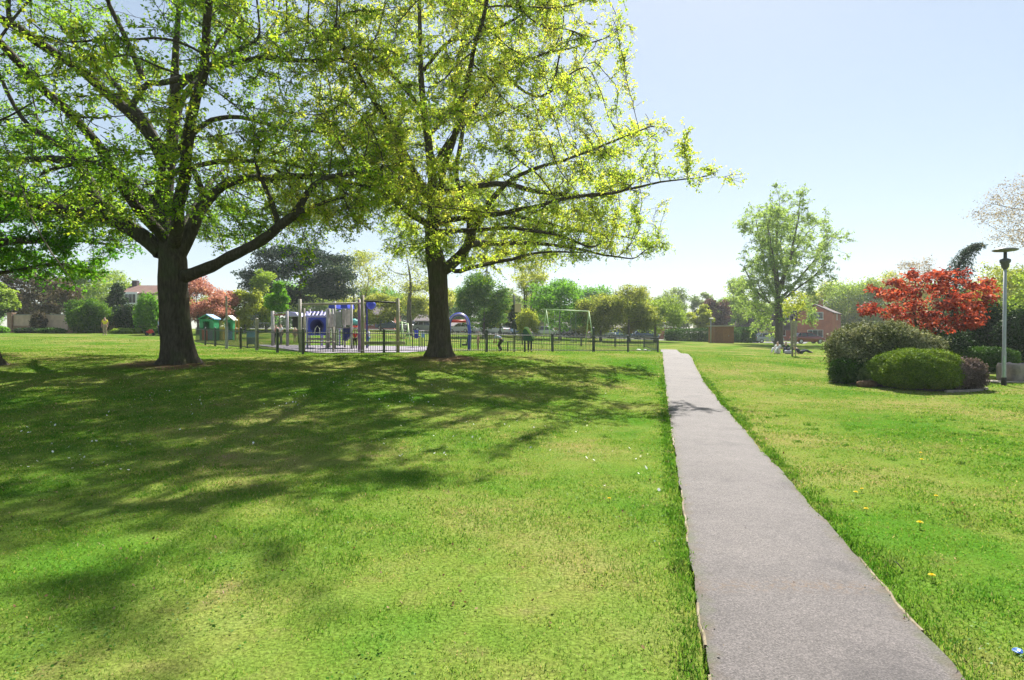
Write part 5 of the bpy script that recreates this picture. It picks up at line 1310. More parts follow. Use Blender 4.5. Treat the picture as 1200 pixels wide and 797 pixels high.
# ------------------------------------------------------------------ houses
TILE_DARK = solid('dark_roof_tile', (.075, .055, .06), .8, .25, 1.5, bump=.4)
TILE_RED = solid('red_brown_roof_tile', (.17, .095, .075), .8, .25, 1.5, bump=.4)
BRICK_RED = brick_mat('red_brick', (.42, .095, .06), (.48, .13, .08), (.34, .19, .14))
BRICK_BUFF = brick_mat('buff_brick', (.36, .24, .18), (.42, .30, .22), (.4, .36, .3))
GLASS = glass_mat('window_glass'); UPVC = solid('window_frame_white', (.78, .78, .77), .4, .05)
def window(t, c, w, h, face, frame=UPVC, panes=2, sill=True):
    """c centre on the wall in local space; face = rotation about z of the outward -y normal"""
    M = Matrix.Rotation(face, 4, 'Z'); M.translation = Vector(c)
    f = MB(); fw = .07
    for x, z, sx, sz in ((0, h/2 - fw/2, w, fw), (0, -h/2 + fw/2, w, fw), (-w/2 + fw/2, 0, fw, h - 2*fw), (w/2 - fw/2, 0, fw, h - 2*fw)): f.box((x, -.03, z), (sx, .09, sz))
    for k in range(1, panes): f.box((-w/2 + k * w / panes, -.03, 0), (.05, .08, h - 2*fw))
    f.v = [M @ Vector(v) for v in f.v]; wo = f.build('window', frame, t)
    g = MB(); g.box((0, .0, 0), (w - fw, .03, h - fw)); g.v = [M @ Vector(v) for v in g.v]; g.build('pane', GLASS, wo)
    if sill:
        s = MB(); s.box((0, -.06, -h/2 - .04), (w + .12, .16, .07)); s.v = [M @ Vector(v) for v in s.v]; s.build('sill', frame, wo)
    return wo
# gabled brick house
K = GP(975.5, 100); rzH = -R(36.9)
t = empty('brick_house', K, 'red brick house with a gable end and white framed windows', 'house', None, rzH)
ze = W(975.5, 366.5, 100).z - K.z; za = W(961.5, 357.5, 101.7).z - K.z; wf, dpH = 5.6, 10.5
m = MB(); m.prism([(-wf, -.3), (0, -.3), (0, ze), (-wf/2, za), (-wf, ze)], 0, dpH); m.build('wall', BRICK_RED, t)
for s in (-1, 1):
    x0 = -wf/2; xe = x0 + s * (wf/2 + .28); sl_ = (za - ze) / (wf/2); zE = za - sl_ * (wf/2 + .28)
    m = MB(); m.prism([(x0, za + .02), (xe, zE + .02), (xe, zE + .16), (x0, za + .17)], -.22, dpH + .22); m.build('roof', TILE_DARK, t)
m = MB(); m.box((-wf/2, 6, za + .5), (.8, .6, 1.1)); m.box((-wf/2, 6, za + 1.1), (.9, .7, .12)); m.build('chimney', BRICK_RED, t)
H1 = W(961, 370, 101.6).z - K.z; H2 = W(961, 391, 101.6).z - K.z
window(t, (-wf * .48, 0, H1), 2.5, 1.25, 0, panes=3); window(t, (-wf * .48, 0, H2), 2.5, 1.35, 0, panes=3)
window(t, (0, 5.2, H1), .7, 1.3, math.pi / 2, panes=1); window(t, (0, 3.0, H2), .7, 1.2, math.pi / 2, panes=1)
# dark roofed house
K2 = GP(908, 107); t = empty('dark_roofed_house', K2, 'brick house with a deep dark tiled roof behind the poplar', 'house'); b = Vector(K2)
xa, xb = X(877, 107) - b.x, X(940, 107) - b.x; ze = W(900, 387, 107).z - b.z; zr = W(900, 364.5, 109).z - b.z
m = MB(); m.box(((xa + xb) / 2, 4, (ze - .3) / 2), (xb - xa, 8, ze + .3)); m.build('wall', BRICK_RED, t)
m = MB(); ov = .3
vs = [(xa - ov, -ov, ze), (xb + ov, -ov, ze), (xb + ov, 8 + ov, ze), (xa - ov, 8 + ov, ze), (xa + 1.4, 1.3, zr), (xb - .5, 1.3, zr), (xb - .5, 6.7, zr), (xa + 1.4, 6.7, zr)]
m.add(vs, [(0,1,5,4), (1,2,6,5), (2,3,7,6), (3,0,4,7), (4,5,6,7), (3,2,1,0)]); m.build('roof', TILE_DARK, t)
for px in (895, 925.5):
    x = X(px, 107) - b.x; z = W(px, 372.5, 107).z - b.z; m = MB(); m.box((x, .75, z), (1.8, 1.3, 1.45)); m.box((x, .75, z + .78), (2.1, 1.6, .12)); m.build('dormer', TILE_DARK, t); window(t, (x, .08, z), 1.5, 1.15, 0, panes=2, sill=False)
x = X(897.5, 107) - b.x; m = MB(); m.box((x, -.02, 1.0), (.95, .08, 2.1)); dr = m.build('door', CREAM, t, bevel=.01); m = MB(); m.lathe((x + .36, -.09, 1.0), [(.03, -.03), (.04, 0), (.03, .03)], 8); m.build('handle', GREY_STEEL, dr)
for px in (886, 916): window(t, (X(px, 107) - b.x, 0, 1.5), 1.5, 1.2, 0)
# far house by the wall
K3 = GP(158, 80); t = empty('bay_windowed_house', K3, 'house with red brown roof and a white bay window above the garden shrubs', 'house'); b = Vector(K3)
xa, xb = X(141.5, 80) - b.x, X(180, 80) - b.x; ze = W(158, 344, 80).z - b.z; zr = W(158, 335.5, 83).z - b.z
m = MB(); m.prism([(0, -.3), (6.4, -.3), (6.4, ze), (3.2, zr - .1), (0, ze)], xa, xb, axis='X'); m.build('wall', BRICK_BUFF, t)
for s in (0, 1):
    y0 = 3.2; ye = -.35 if s == 0 else 6.75; zE = ze - (zr - ze) * .11
    m = MB(); m.prism([(y0, zr), (ye, zE), (ye, zE + .13), (y0, zr + .15)], xa - .3, xb + .3, axis='X'); rf = m.build('roof', TILE_RED, t)
m = MB(); x = X(166.5, 83) - b.x - 1.0; m.box((x, 3.2, zr + .35), (.7, .6, 1.0)); m.build('chimney', TILE_DARK, rf)
x = X(155.5, 80) - b.x; z = W(155.5, 350.5, 80).z - b.z; m = MB(); m.box((x, -.2, z), (1.85, .45, 1.9)); m.build('bay', UPVC, t, bevel=.02); window(t, (x, -.43, z + .05), 1.65, 1.35, 0, panes=3)
m = MB(); m.box((X(145, 80) - b.x, -.04, z - .1), (.75, .08, 2.0)); m.build('tile_hanging', TILE_RED, t)
# low brick buildings behind the car park
for px0, px1, d, tp, lb in ((652, 792, 103, 377, 'long low brick building half hidden behind the round car park trees'), (424, 462, 104, 360, 'brick house half hidden behind the timber frame and trees'), (486, 512, 106, 369, 'low grey roofed house behind the parked cars and the oak trunk'),
                            (528, 560, 104, 378, 'low brick garage behind the blue arch')):
    Kx = GP((px0 + px1) / 2, d); t = empty('brick_building', Kx, lb, 'building', 'brick buildings behind the car park'); b = Vector(Kx)
    xa, xb = X(px0, d) - b.x, X(px1, d) - b.x; zt = W(px0, tp, d).z - b.z; ze = zt * .62
    m = MB(); m.prism([(0, -.4), (6, -.4), (6, ze), (3, zt), (0, ze)], xa, xb, axis='X'); m.build('wall', BRICK_RED if px0 != 486 else BRICK_BUFF, t)
    for s in (0, 1):
        m = MB(); ye = -.3 if s == 0 else 6.3; m.prism([(3, zt + .02), (ye, ze - .1), (ye, ze + .03), (3, zt + .16)], xa - .2, xb + .2, axis='X'); m.build('roof', TILE_DARK, t)
    k = max(2, int((xb - xa) / 2.6))
    for j in range(k): window(t, (xa + (j + .5) * (xb - xa) / k, 0, ze * .55), 1.3, 1.1, 0)

# wooden hut and its pole
K4 = GP(848.5, 72); t = empty('wooden_hut', K4, 'small brown boarded hut with a flat pale edged roof', 'hut'); b = Vector(K4)
w = X(860, 72) - X(837.3, 72); zt = W(848, 382.6, 72).z - b.z; m = MB(); k = 15
m.box((0, 1.1, zt / 2 - .1), (w - .06, 2.1, zt)); 
for j in range(k): m.box((-w/2 + (j + .5) * w / k, -.015, zt / 2 - .05), (w / k * .93, .05, zt + .1))
for sx in (-1, 1):
    for j in range(12): m.box((sx * (w/2 - .02), .05 + (j + .5) * 2.1 / 12, zt / 2 - .05), (.05, .165, zt + .1))
m.build('wall', BROWNWOOD, t)
m = MB(); m.box((0, 1.1, zt + .06), (w + .35, 2.6, .12)); m.build('roof', solid('felt_roof_edge', (.42, .36, .32), .8), t)
m = MB(); m.box((.25, -.055, zt * .42), (.85, .03, zt * .84)); d_ = m.build('door', solid('hut_door', (.26, .11, .04), .7), t); m = MB(); m.box((.56, -.085, zt * .45), (.04, .04, .16)); m.build('handle', GREY_STEEL, d_)
t, b = frame_thing('lamp_pole', 'thin pale pole standing at the corner of the wooden hut', 'pole', 833, 71)
m = MB(); column(m, b, 833, 71, 374, .07); m.build('shaft', GREY_STEEL, t, True); m = MB(); m.box(W(833.6, 373.6, 71) - b, (.5, .22, .16)); m.build('lamp_head', GREY_STEEL, t, bevel=.03)

# ------------------------------------------------------------------ lamp post
K5 = GP(1177, 18.6); t = empty('street_lamp', K5, 'tall grey lamp post with a flat disc head beside the clipped hedge', 'street lamp'); b = Vector(K5)
zt = W(1177, 293, 18.6).z - b.z; POLE = solid('lamp_grey_paint', (.34, .36, .37), .45, .15, 4)
m = MB(); m.lathe((0, 0, 0), [(.062, .26), (.062, .3), (.058, .32), (.058, 1.1), (.05, 1.14), (.047, zt - .62)], 14); m.build('column', POLE, t, True)
m = MB(); m.lathe((0, 0, 0), [(.075, -.1), (.075, .24), (.064, .262)], 14); m.build('base_collar', BLACK, t, True)
m = MB(); m.lathe((0, 0, zt), [(.05, -.64), (.06, -.62), (.10, -.56), (.11, -.44), (.145, -.40), (.15, -.33), (.13, -.30), (.05, -.27), (.045, -.06)], 16); m.build('lantern', solid('lamp_dark_grey', (.09, .09, .10), .45), t, True)
m = MB(); m.lathe((0, 0, zt), [(.05, -.07), (.30, -.035), (.345, -.01), (.345, .012), (.25, .05), (.04, .075)], 28); m.build('disc_head', solid('lamp_disc', (.17, .175, .18), .4), t, True)
m = MB(); m.box((-.05, -.06, .62), (.05, .05, .70)); m.build('access_door', solid('pale_green_door', (.30, .40, .34), .5), t, bevel=.008)

# stone block, log, kerb of the bed
K6 = GP(1196, 20.2); t = empty('stone_block', K6, 'rough grey brown stone block behind the lamp post', 'stone block')
bm = bmesh.new(); bmesh.ops.create_cube(bm, size=1.0); bmesh.ops.subdivide_edges(bm, edges=bm.edges, cuts=5, use_grid_fill=True)
q = np.random.default_rng(4)
for v in bm.verts:
    c = v.co; n_ = math.sin(c.x * 9 + c.z * 5) * .02 + math.sin(c.y * 11 + c.x * 7) * .02 + q.normal(0, .012)
    r_ = max(abs(c.x), abs(c.y), abs(c.z)); sh = 1 - .10 * (abs(c.x * 2) ** 6 * abs(c.z * 2) ** 6) ; v.co = Vector((c.x * 1.12 * sh + n_, c.y * .7 + n_, c.z * .62 * (1 - .12 * (c.x - .1)) + n_ + .28))
me = bpy.data.meshes.new('block'); bm.to_mesh(me); bm.free(); link('block', me, solid('rough_stone', (.27, .23, .19), .9, .35, 5, bump=.6), t, True)
K7 = GP(1016, 17.9); t = empty('wooden_log', K7, 'short brown log lying at the edge of the shrub bed', 'log', None, .1)
m = MB(); m.tube([(-.28, 0, .09), (-.1, .01, .10), (.1, -.01, .10), (.28, 0, .095)], [.10, .115, .11, .105], 12); m.build('log_body', bark_mat('log_bark', (.10, .055, .03), (.24, .15, .09)), t, True)
KERB = solid('bed_edging_stone', (.26, .22, .18), .9, .3, 5)
m = MB(); lst = [(1108, 16.62), (1122, 16.66), (1136, 16.75), (1150, 16.95), (1157, 17.3)]
for (p0, d0), (p1, d1) in zip(lst[:-1], lst[1:]):
    a_, c_ = GP(p0, d0), GP(p1, d1); mid = (a_ + c_) / 2; v = c_ - a_; m.box(mid + Vector((0, 0, .02)), (v.length * .96, .09, .10), math.atan2(v.y, v.x))
tag(m.build('bed_kerb', KERB, None, bevel=.015), 'low stone edging at the heather end of the shrub bed', 'edging')
SOIL = solid('bed_soil', (.045, .032, .022), .95, .3, 8)
patch('flower_bed_soil', [(X(970, 19.2), 19.2), (X(1092, 16.6), 16.6), (X(1160, 17.3), 17.3), (X(1080, 21.5), 21.5)], SOIL, 'dark soil of the shrub bed under the bushes', 'soil', lift=.03, n=16)

# guard round the sapling
t, b = frame_thing('tree_guard', 'two timber stakes holding a pale mesh sleeve round the slim young tree', 'tree guard', 930, 36)
for dx in (-.11, .12):
    m = MB(); m.tube([(dx, 0, -.05), (dx, 0, 1.95)], .028, 6); m.build('stake', TIMBER, t)
MESHM = solid('guard_mesh', (.42, .36, .31), .8, .25, 20)
m = MB(); z0, z1, r_ = .62, 2.25, .155
for k in range(14):
    a = 2 * math.pi * k / 14; m.box((math.cos(a) * r_, math.sin(a) * r_, (z0 + z1) / 2), (.035, .035, z1 - z0), a)
for k in range(16): m.lathe((0, 0, z0 + (z1 - z0) * k / 15), [(r_ - .008, -.012), (r_ + .014, -.012), (r_ + .014, .012), (r_ - .008, .012)], 14)
m.build('mesh_sleeve', MESHM, t)
# ------------------------------------------------------------------ people
SKIN = solid('skin', (.50, .30, .22), .6, .1, 8); HAIR = solid('dark_hair', (.03, .022, .018), .6, .3, 20); HAIR_B = solid('brown_hair', (.12, .07, .04), .6, .3, 20)
def cloth(name, c): return solid(name, c, .9, .2, 10)
POSES = {
 'stand': dict(pel=(0,0,.95), wst=(0,.0,1.10), che=(0,.01,1.30), nck=(0,.0,1.47), hd0=(0,.02,1.56), hd1=(0,.02,1.68), sh=(.175,0,1.40), el=(.23,-.01,1.13), wr=(.23,.07,.90), hn=(.225,.10,.82), hp=(.09,0,.90), kn=(.10,.03,.50), an=(.10,-.01,.09), to=(.115,.13,.04)),
 'walk': dict(pel=(0,0,.95), wst=(0,.02,1.10), che=(0,.04,1.30), nck=(0,.05,1.47), hd0=(0,.07,1.56), hd1=(0,.08,1.68), sh=(.175,.04,1.40), el=(.24,.12,1.16), wr=(.20,.30,1.06), hn=(.18,.37,1.04), hp=(.09,0,.90), kn=(.10,.10,.50), an=(.10,.02,.09), to=(.115,.16,.04)),
 'bend': dict(pel=(0,-.12,.86), wst=(0,.02,1.0), che=(0,.20,1.12), nck=(0,.36,1.16), hd0=(0,.44,1.17), hd1=(0,.54,1.20), sh=(.175,.30,1.14), el=(.22,.34,.86), wr=(.18,.42,.66), hn=(.16,.46,.58), hp=(.10,-.12,.80), kn=(.13,.10,.46), an=(.12,-.08,.09), to=(.13,.06,.04)),
 'sit': dict(pel=(0,0,.13), wst=(0,-.03,.28), che=(0,-.06,.48), nck=(0,-.03,.64), hd0=(0,.0,.73), hd1=(0,.02,.85), sh=(.175,-.05,.58), el=(.24,.06,.36), wr=(.17,.24,.34), hn=(.13,.30,.36), hp=(.10,.02,.12), kn=(.16,.38,.42), an=(.13,.62,.08), to=(.14,.74,.05)),
 'recline': dict(pel=(0,0,.13), wst=(0,-.14,.20), che=(0,-.32,.33), nck=(0,-.46,.45), hd0=(0,-.50,.54), hd1=(0,-.52,.66), sh=(.175,-.40,.39), el=(.26,-.52,.14), wr=(.24,-.34,.05), hn=(.23,-.27,.04), hp=(.09,.02,.12), kn=(.10,.44,.26), an=(.10,.84,.08), to=(.11,.92,.14)),
}
def skin_mesh(name, pts, edges, rad, mat, parent, root=0, sub=1):
    me = bpy.data.meshes.new(name); me.from_pydata(pts, edges, []); o = bpy.data.objects.new(name, me); COL.objects.link(o)
    md = o.modifiers.new('skin', 'SKIN')
    for i, r in enumerate(rad): me.skin_vertices[0].data[i].radius = (r, r); me.skin_vertices[0].data[i].use_root = (i == root)
    md.use_smooth_shade = True
    s = o.modifiers.new('sub', 'SUBSURF'); s.levels = sub; s.render_levels = sub
    dg = bpy.context.evaluated_depsgraph_get(); m2 = bpy.data.meshes.new_from_object(o.evaluated_get(dg)); m2.name = name
    o.modifiers.clear(); o.data = m2; bpy.data.meshes.remove(me)
    m2.materials.clear(); m2.materials.append(mat); o.parent = parent
    return o
def person(label, px, d, pose, h, rz, top, bottom, hair=HAIR, group=None, lift=0.0, sleeves=True, shorts=False):
    g = GP(px, d); t = empty('person', g + Vector((0, 0, lift)), label, 'person', group, rz); J = POSES[pose]; s = h / 1.75; t.scale = (s, s, s)
    P, E, Rd, idx_ = [], [], [], {}
    def v(k, p, r, par=None):
        idx_[k] = len(P); P.append(Vector(p)); Rd.append(r)
        if par is not None: E.append((idx_[par], idx_[k]))
    v('pel', J['pel'], .125); v('wst', J['wst'], .115, 'pel'); v('che', J['che'], .135, 'wst'); v('nck', J['nck'], .055, 'che'); v('hd0', J['hd0'], .078, 'nck'); v('hd1', J['hd1'], .082, 'hd0')
    f = (Vector(J['hd1']) - Vector(J['hd0'])); fw = Vector((0, 1, 0)) if abs(f.y) < .08 else Vector((0, f.z, -f.y)).normalized()
    v('nose', Vector(J['hd0']) + fw * .085 + f * .2, .018, 'hd0')
    for sd, sg in (('L', -1), ('R', 1)):
        m = lambda k: (J[k][0] * sg, J[k][1] * (1 if k not in ('kn', 'an', 'to', 'wr', 'hn', 'el') or pose != 'walk' or sg > 0 else (-.9 if k in ('an',) else -.3)), J[k][2])
        v('sh' + sd, m('sh'), .06, 'che'); v('el' + sd, m('el'), .043, 'sh' + sd); v('wr' + sd, m('wr'), .03, 'el' + sd); v('hn' + sd, m('hn'), .036, 'wr' + sd)
        hv = Vector(m('hn')); wv = Vector(m('wr')); dr = (hv - wv).normalized()
        v('th' + sd, wv + dr * .05 + Vector((-sg * .04, .02, 0)), .012, 'wr' + sd)
        for q in range(4): v('f%d' % q + sd, hv + dr * (.07 + .012 * (q in (1, 2))) + Vector(((q - 1.5) * .014, .012 * q - .02, 0)), .009, 'hn' + sd)
        v('hp' + sd, m('hp'), .09, 'pel'); v('kn' + sd, m('kn'), .06, 'hp' + sd); v('an' + sd, m('an'), .042, 'kn' + sd); v('to' + sd, m('to'), .036, 'an' + sd)
    skin_mesh('body', P, E, Rd, SKIN, t)
    ks = ['wst', 'che', 'shL', 'shR'] + (['elL', 'elR'] if sleeves else []); low = Vector(J['pel']) * .6 + Vector(J['wst']) * .4
    pts = [low] + [P[idx_[k]] for k in ks]; ed = [(0, 1), (1, 2), (2, 3), (2, 4)] + ([(3, 5), (4, 6)] if sleeves else [])
    if sleeves:
        pts[5] = P[idx_['shL']].lerp(P[idx_['elL']], .8); pts[6] = P[idx_['shR']].lerp(P[idx_['elR']], .8)
    skin_mesh('shirt', pts, ed, [.145, .14, .16, .078, .078] + ([.058, .058] if sleeves else []), top, t)
    pts = [Vector(J['pel']) + Vector((0, 0, .03))] + [P[idx_[k]] for k in ('hpL', 'knL', 'anL', 'hpR', 'knR', 'anR')]
    if shorts: pts[3] = pts[2] * .9 + pts[3] * .1; pts[6] = pts[5] * .9 + pts[6] * .1
    skin_mesh('shorts' if shorts else 'trousers', pts, [(0, 1), (1, 2), (2, 3), (0, 4), (4, 5), (5, 6)], [.14, .105, .074, .058, .105, .074, .058], bottom, t)
    u = f.normalized(); skin_mesh('hair', [P[idx_['hd1']] + u * .015 - fw * .02, P[idx_['hd0']] + u * .05 - fw * .04], [(0, 1)], [.09, .07], hair, t)
    for k in 'LR':
        a = P[idx_['an' + k]]; c = P[idx_['to' + k]]
        skin_mesh('shoe', [a * .75 + c * .25 + Vector((0, 0, -.02)), c], [(0, 1)], [.05, .043], BLACK, t)
    return t
C_NAVY = cloth('navy_cloth', (.025, .03, .06)); C_BLK = cloth('black_cloth', (.02, .02, .022)); C_GREY = cloth('grey_cloth', (.16, .16, .17))
C_WHITE = cloth('white_cloth', (.70, .70, .70)); C_PALEB = cloth('pale_blue_cloth', (.42, .50, .68)); C_PINK = cloth('pink_cloth', (.55, .26, .26)); C_TAN = cloth('tan_cloth', (.38, .29, .21))
person('person in a bright yellow top standing near the garden wall', 123, 52, 'stand', 1.72, math.pi + .3, cloth('yellow_cloth', (.70, .62, .03)), C_TAN, HAIR_B)
person('person in a pale blue top half hidden by the big oak trunk', 187, 53, 'stand', 1.65, 2.6, C_PALEB, C_NAVY)
person('child in a red top and dark trousers facing the climbing tower', 416, 36.2, 'stand', 1.28, .2, cloth('red_cloth', (.62, .05, .04)), C_BLK)
person('person in a pale blue shirt and black trousers bending over behind the railings', 586, 37, 'bend', 1.55, 1.2, C_PALEB, C_BLK)
person('dark haired person standing behind the green angled board', 621, 36.4, 'stand', 1.55, math.pi, C_GREY, C_NAVY)
person('person in a white top standing under the bar frame', 329.5, 41, 'stand', 1.55, 2.4, C_WHITE, C_GREY, HAIR_B)
person('person in a pinkish top beside the white topped person under the bar frame', 323.5, 42, 'stand', 1.5, 3.4, C_PINK, C_BLK)
person('person in a pinkish brown top standing at the lilac roofed shelter', 346, 44, 'stand', 1.3, 3.0, cloth('dusty_pink_cloth', (.45, .28, .24)), C_TAN)
person('child in pale grey blue clothes beside the black barred timber frame', 432, 41, 'walk', 1.35, 1.3, cloth('grey_blue_cloth', (.36, .44, .50)), cloth('teal_cloth', (.10, .22, .24)), HAIR_B)
person('child in pinkish clothes between the blue arch and the bending person', 560.5, 40, 'stand', 1.1, 2.0, C_PINK, C_TAN, HAIR_B)
pg = 'people resting on the grass by the young tree'
person('person with a white top sitting on the grass left of the young tree', 911.5, 41, 'sit', 1.7, 2.2, C_WHITE, C_WHITE, HAIR_B, pg)
person('person in dark green sitting on the grass right beside the white topped person', 921, 42, 'sit', 1.75, 2.9, cloth('dark_green_cloth', (.03, .06, .03)), C_NAVY, HAIR, pg)
person('person in dark navy clothes reclining on the grass right of the young tree', 938, 40.5, 'recline', 1.75, -1.4, C_NAVY, C_NAVY, HAIR, pg)
t = empty('picnic_bag', GP(924, 40.2), 'pale bag lying in front of the people on the grass', 'bag')
m = MB(); m.box((0, 0, .13), (.5, .3, .26)); m.build('bag_body', solid('bag_cloth', (.45, .42, .5), .9), t, bevel=.08, seg=3); m = MB(); m.tube([(-.15, 0, .24), (-.1, 0, .36), (.1, 0, .36), (.15, 0, .24)], .015, 6); m.build('handle', BLACK, t)

# red mower
t = empty('lawn_mower', GP(176, 53), 'small red wheeled mower on the grass beside the big oak trunk', 'mower', None, .5)
m = MB(); m.box((0, 0, .3), (.62, .5, .26)); m.box((.05, 0, .48), (.34, .34, .18)); m.build('deck', RED, t, bevel=.06, seg=3)
for sx in (-.26, .26):
    for sy in (-.27, .27):
        m = MB(); m.tube([(sx, sy - .04, .14), (sx, sy + .04, .14)], .14, 14); m.build('wheel', BLACK, t)
m = MB(); m.tube([(-.3, -.2, .35), (-.85, -.2, .9), (-.85, .2, .9), (-.3, .2, .35)], .018, 6); m.build('handle', BLACK, t)

# ------------------------------------------------------------------ cars
TYRE = BLACK; RIM = solid('alloy_rim', (.5, .5, .52), .35, .1, 8, metal=.6); CAR_GLASS = glass_mat('car_glass', (.015, .018, .02)); LAMP_R = solid('tail_lamp', (.45, .02, .02), .3); LAMP_W = solid('head_lamp', (.75, .75, .72), .25)
def car_meshes():
    """local +x is the front; returns a list of (name, mesh builder, material key, bevel, children)"""
    out = []
    low = [(-2.02, .32), (-2.06, .55), (-2.02, .82), (-1.9, .94), (1.0, .94), (1.75, .83), (2.0, .70), (2.06, .5), (2.02, .28), (1.66, .24), (1.55, .46), (1.3, .58), (1.05, .46), (.94, .24), (-.94, .24), (-1.05, .46), (-1.3, .58), (-1.55, .46), (-1.66, .24)]
    return low
def make_car(label, px, d, paint, rz=0.0, s=1.0, group='cars parked beyond the park'):
    t = empty('parked_car', GP(px, d) + Vector((0, 0, .03)), label, 'car', group, rz); t.scale = (s, s, s)
    m = MB(); m.prism(car_meshes(), -.86, .86); m.build('body', paint, t, True, bevel=.05, seg=3)
    # cabin: glass house with roof skin
    base = [(-1.86, .93), (1.02, .93)]; top = [(-1.35, 1.44), (.25, 1.46)]
    m = MB(); yb, yt = .80, .60
    vs = [(base[0][0], -yb, base[0][1]), (base[1][0], -yb, base[1][1]), (base[1][0], yb, base[1][1]), (base[0][0], yb, base[0][1]), (top[0][0], -yt, top[0][1]), (top[1][0], -yt, top[1][1]), (top[1][0], yt, top[1][1]), (top[0][0], yt, top[0][1])]
    m.add(vs, [(0,1,5,4), (1,2,6,5), (2,3,7,6), (3,0,4,7), (4,5,6,7), (3,2,1,0)]); m.build('windows', CAR_GLASS, t)
    m = MB(); m.box((-.55, 0, 1.465), (1.66, 1.24, .06))
    for sy in (-1, 1):
        for (xa, xb) in ((-1.86, -1.35), (1.02, .25), (-.42, -.42), (-1.25, -1.08)): m.tube([(xa, sy * (yb + .01), .94), (xb, sy * (yt + .01), 1.45)], .04, 5)
    m.build('roof', paint, t, True, bevel=.015)
    for sx in (-1.3, 1.3):
        for sy in (-1, 1):
            m = MB(); m.tube([(sx, sy * .62, .31), (sx, sy * .85, .31)], .31, 18); w_ = m.build('wheel', TYRE, t); m = MB(); m.tube([(sx, sy * .8, .31), (sx, sy * .865, .31)], .19, 12); m.build('rim', RIM, w_)
    for sy in (-.6, .6):
        m = MB(); m.box((1.98, sy, .68), (.12, .34, .12)); m.build('headlight', LAMP_W, t, bevel=.02); m = MB(); m.box((-2.03, sy, .78), (.08, .26, .16)); m.build('tail_light', LAMP_R, t, bevel=.02)
    return t
PW = paint_mat('white_car_paint', (.62, .63, .65)); PS = paint_mat('silver_car_paint', (.40, .42, .46)); PR = paint_mat('dark_red_car_paint', (.20, .015, .02)); PK = paint_mat('black_car_paint', (.02, .02, .024)); PB = paint_mat('blue_grey_car_paint', (.07, .11, .19)); PL = paint_mat('light_blue_car_paint', (.22, .36, .50))
make_car('dark red car parked in front of the gabled brick house', 946, 82, PR, .05, 1.08)
make_car('silver car parked behind the poplar trunk', 900, 86, PS, .0, 1.0)
make_car('black car at the end of the hedge beside the wooden hut', 872, 87, PK, .15, 1.0)
for px, d, p, rz, lb in ((456, 87, PB, .1, 'blue grey car seen through the black barred timber frame'), (481, 88, PW, .9, 'white car beside the bare tree trunk'), (499, 86, PS, .2, 'silver car just left of the yellow oak trunk'),
                         (541, 86, PW, 2.6, 'white car seen through the blue arch'), (561, 87, PW, 2.7, 'white car just right of the blue arch'), (582, 86, PW, 2.5, 'white car behind the bending person'),
                         (600, 88, PB, 2.4, 'dark blue car behind the backboard pole'), (610, 87, PL, 2.8, 'light blue car between the backboard pole and green board'), (640, 86, PW, .1, 'long white car left of the swing seats'),
                         (671, 87, PK, 2.3, 'black car seen between the two swing seats'), (705, 86, PS, .1, 'silver car under the first round tree past the swings'), (725, 88, PL, .2, 'pale blue car between trunks of the round trees'), (756, 88, PB, .1, 'blue grey car under the round tree nearest the hedge')):
    make_car(lb, px, d, p, rz, .98)

# ------------------------------------------------------------------ small things in the lawn
PET = leaf_mat('dandelion_petal', [(0, (.62, .42, .01)), (1, (.80, .62, .02))], .3); STEM = L_MID
def dandelion(label, px, py, d=None, s=1.0, seed=0):
    r = ray(px, py); t = 1.0
    for _ in range(40):
        z = CAMZ + r.z * t; gz_ = G(r.x * t, r.y * t); t *= (CAMZ - gz_) / max(CAMZ - z, .01) if z < CAMZ else 1
    p = Vector((r.x * t, r.y * t, G(r.x * t, r.y * t)))
    o = empty('dandelion', p, label, 'flower', 'yellow dandelions in the lawn')
    q = np.random.default_rng(seed); h = .045 * s; n = 46
    m = MB(); m.tube([(0, 0, -.01), (.004, .002, h * .6), (0, 0, h)], .0022 * s, 5); m.build('stem', STEM, o)
    vs, fs = [], []
    for k in range(n):
        a = 2.39996 * k; rr = .022 * s * math.sqrt((k + 3) / n); c, sn = math.cos(a), math.sin(a); zz = h + .010 * s * (1 - k / n); w = .0028 * s
        i = len(vs); vs += [(0, 0, h), (c * rr - sn * w, sn * rr + c * w, zz), (c * rr + sn * w, sn * rr - c * w, zz)]; fs.append((i, i + 1, i + 2))
    me = bpy.data.meshes.new('flower_head'); me.from_pydata(vs, [], fs); at = me.attributes.new('tint', 'FLOAT', 'POINT'); at.data.foreach_set('value', q.random(len(vs)).astype(np.float32)); link('flower_head', me, PET, o)
for k, (px, py, s, lb) in enumerate(((1078, 620, 1.35, 'largest open yellow dandelion, alone in the lawn beside the path'), (1092, 682, 1.1, 'yellow dandelion beside the dark fallen leaf'), (1015, 602, 1.1, 'yellow dandelion in the loose cluster, nearest the camera'), (1003, 582, 1.1, 'yellow dandelion in the middle of the loose cluster'),
                                  (1010, 577, .9, 'smaller yellow dandelion at the far end of the loose cluster'), (1097, 586, 1.0, 'yellow dandelion standing alone beyond the largest one'), (1080, 543, 1.2, 'pale yellow dandelion farthest out towards the shrub bed'), (1079, 534, 1.0, 'yellow dandelion just beyond the pale one'),
                                  (714, 589, 1.0, 'single yellow dandelion on the shaded side of the path'))):
    dandelion(lb, px, py, s=s, seed=k)
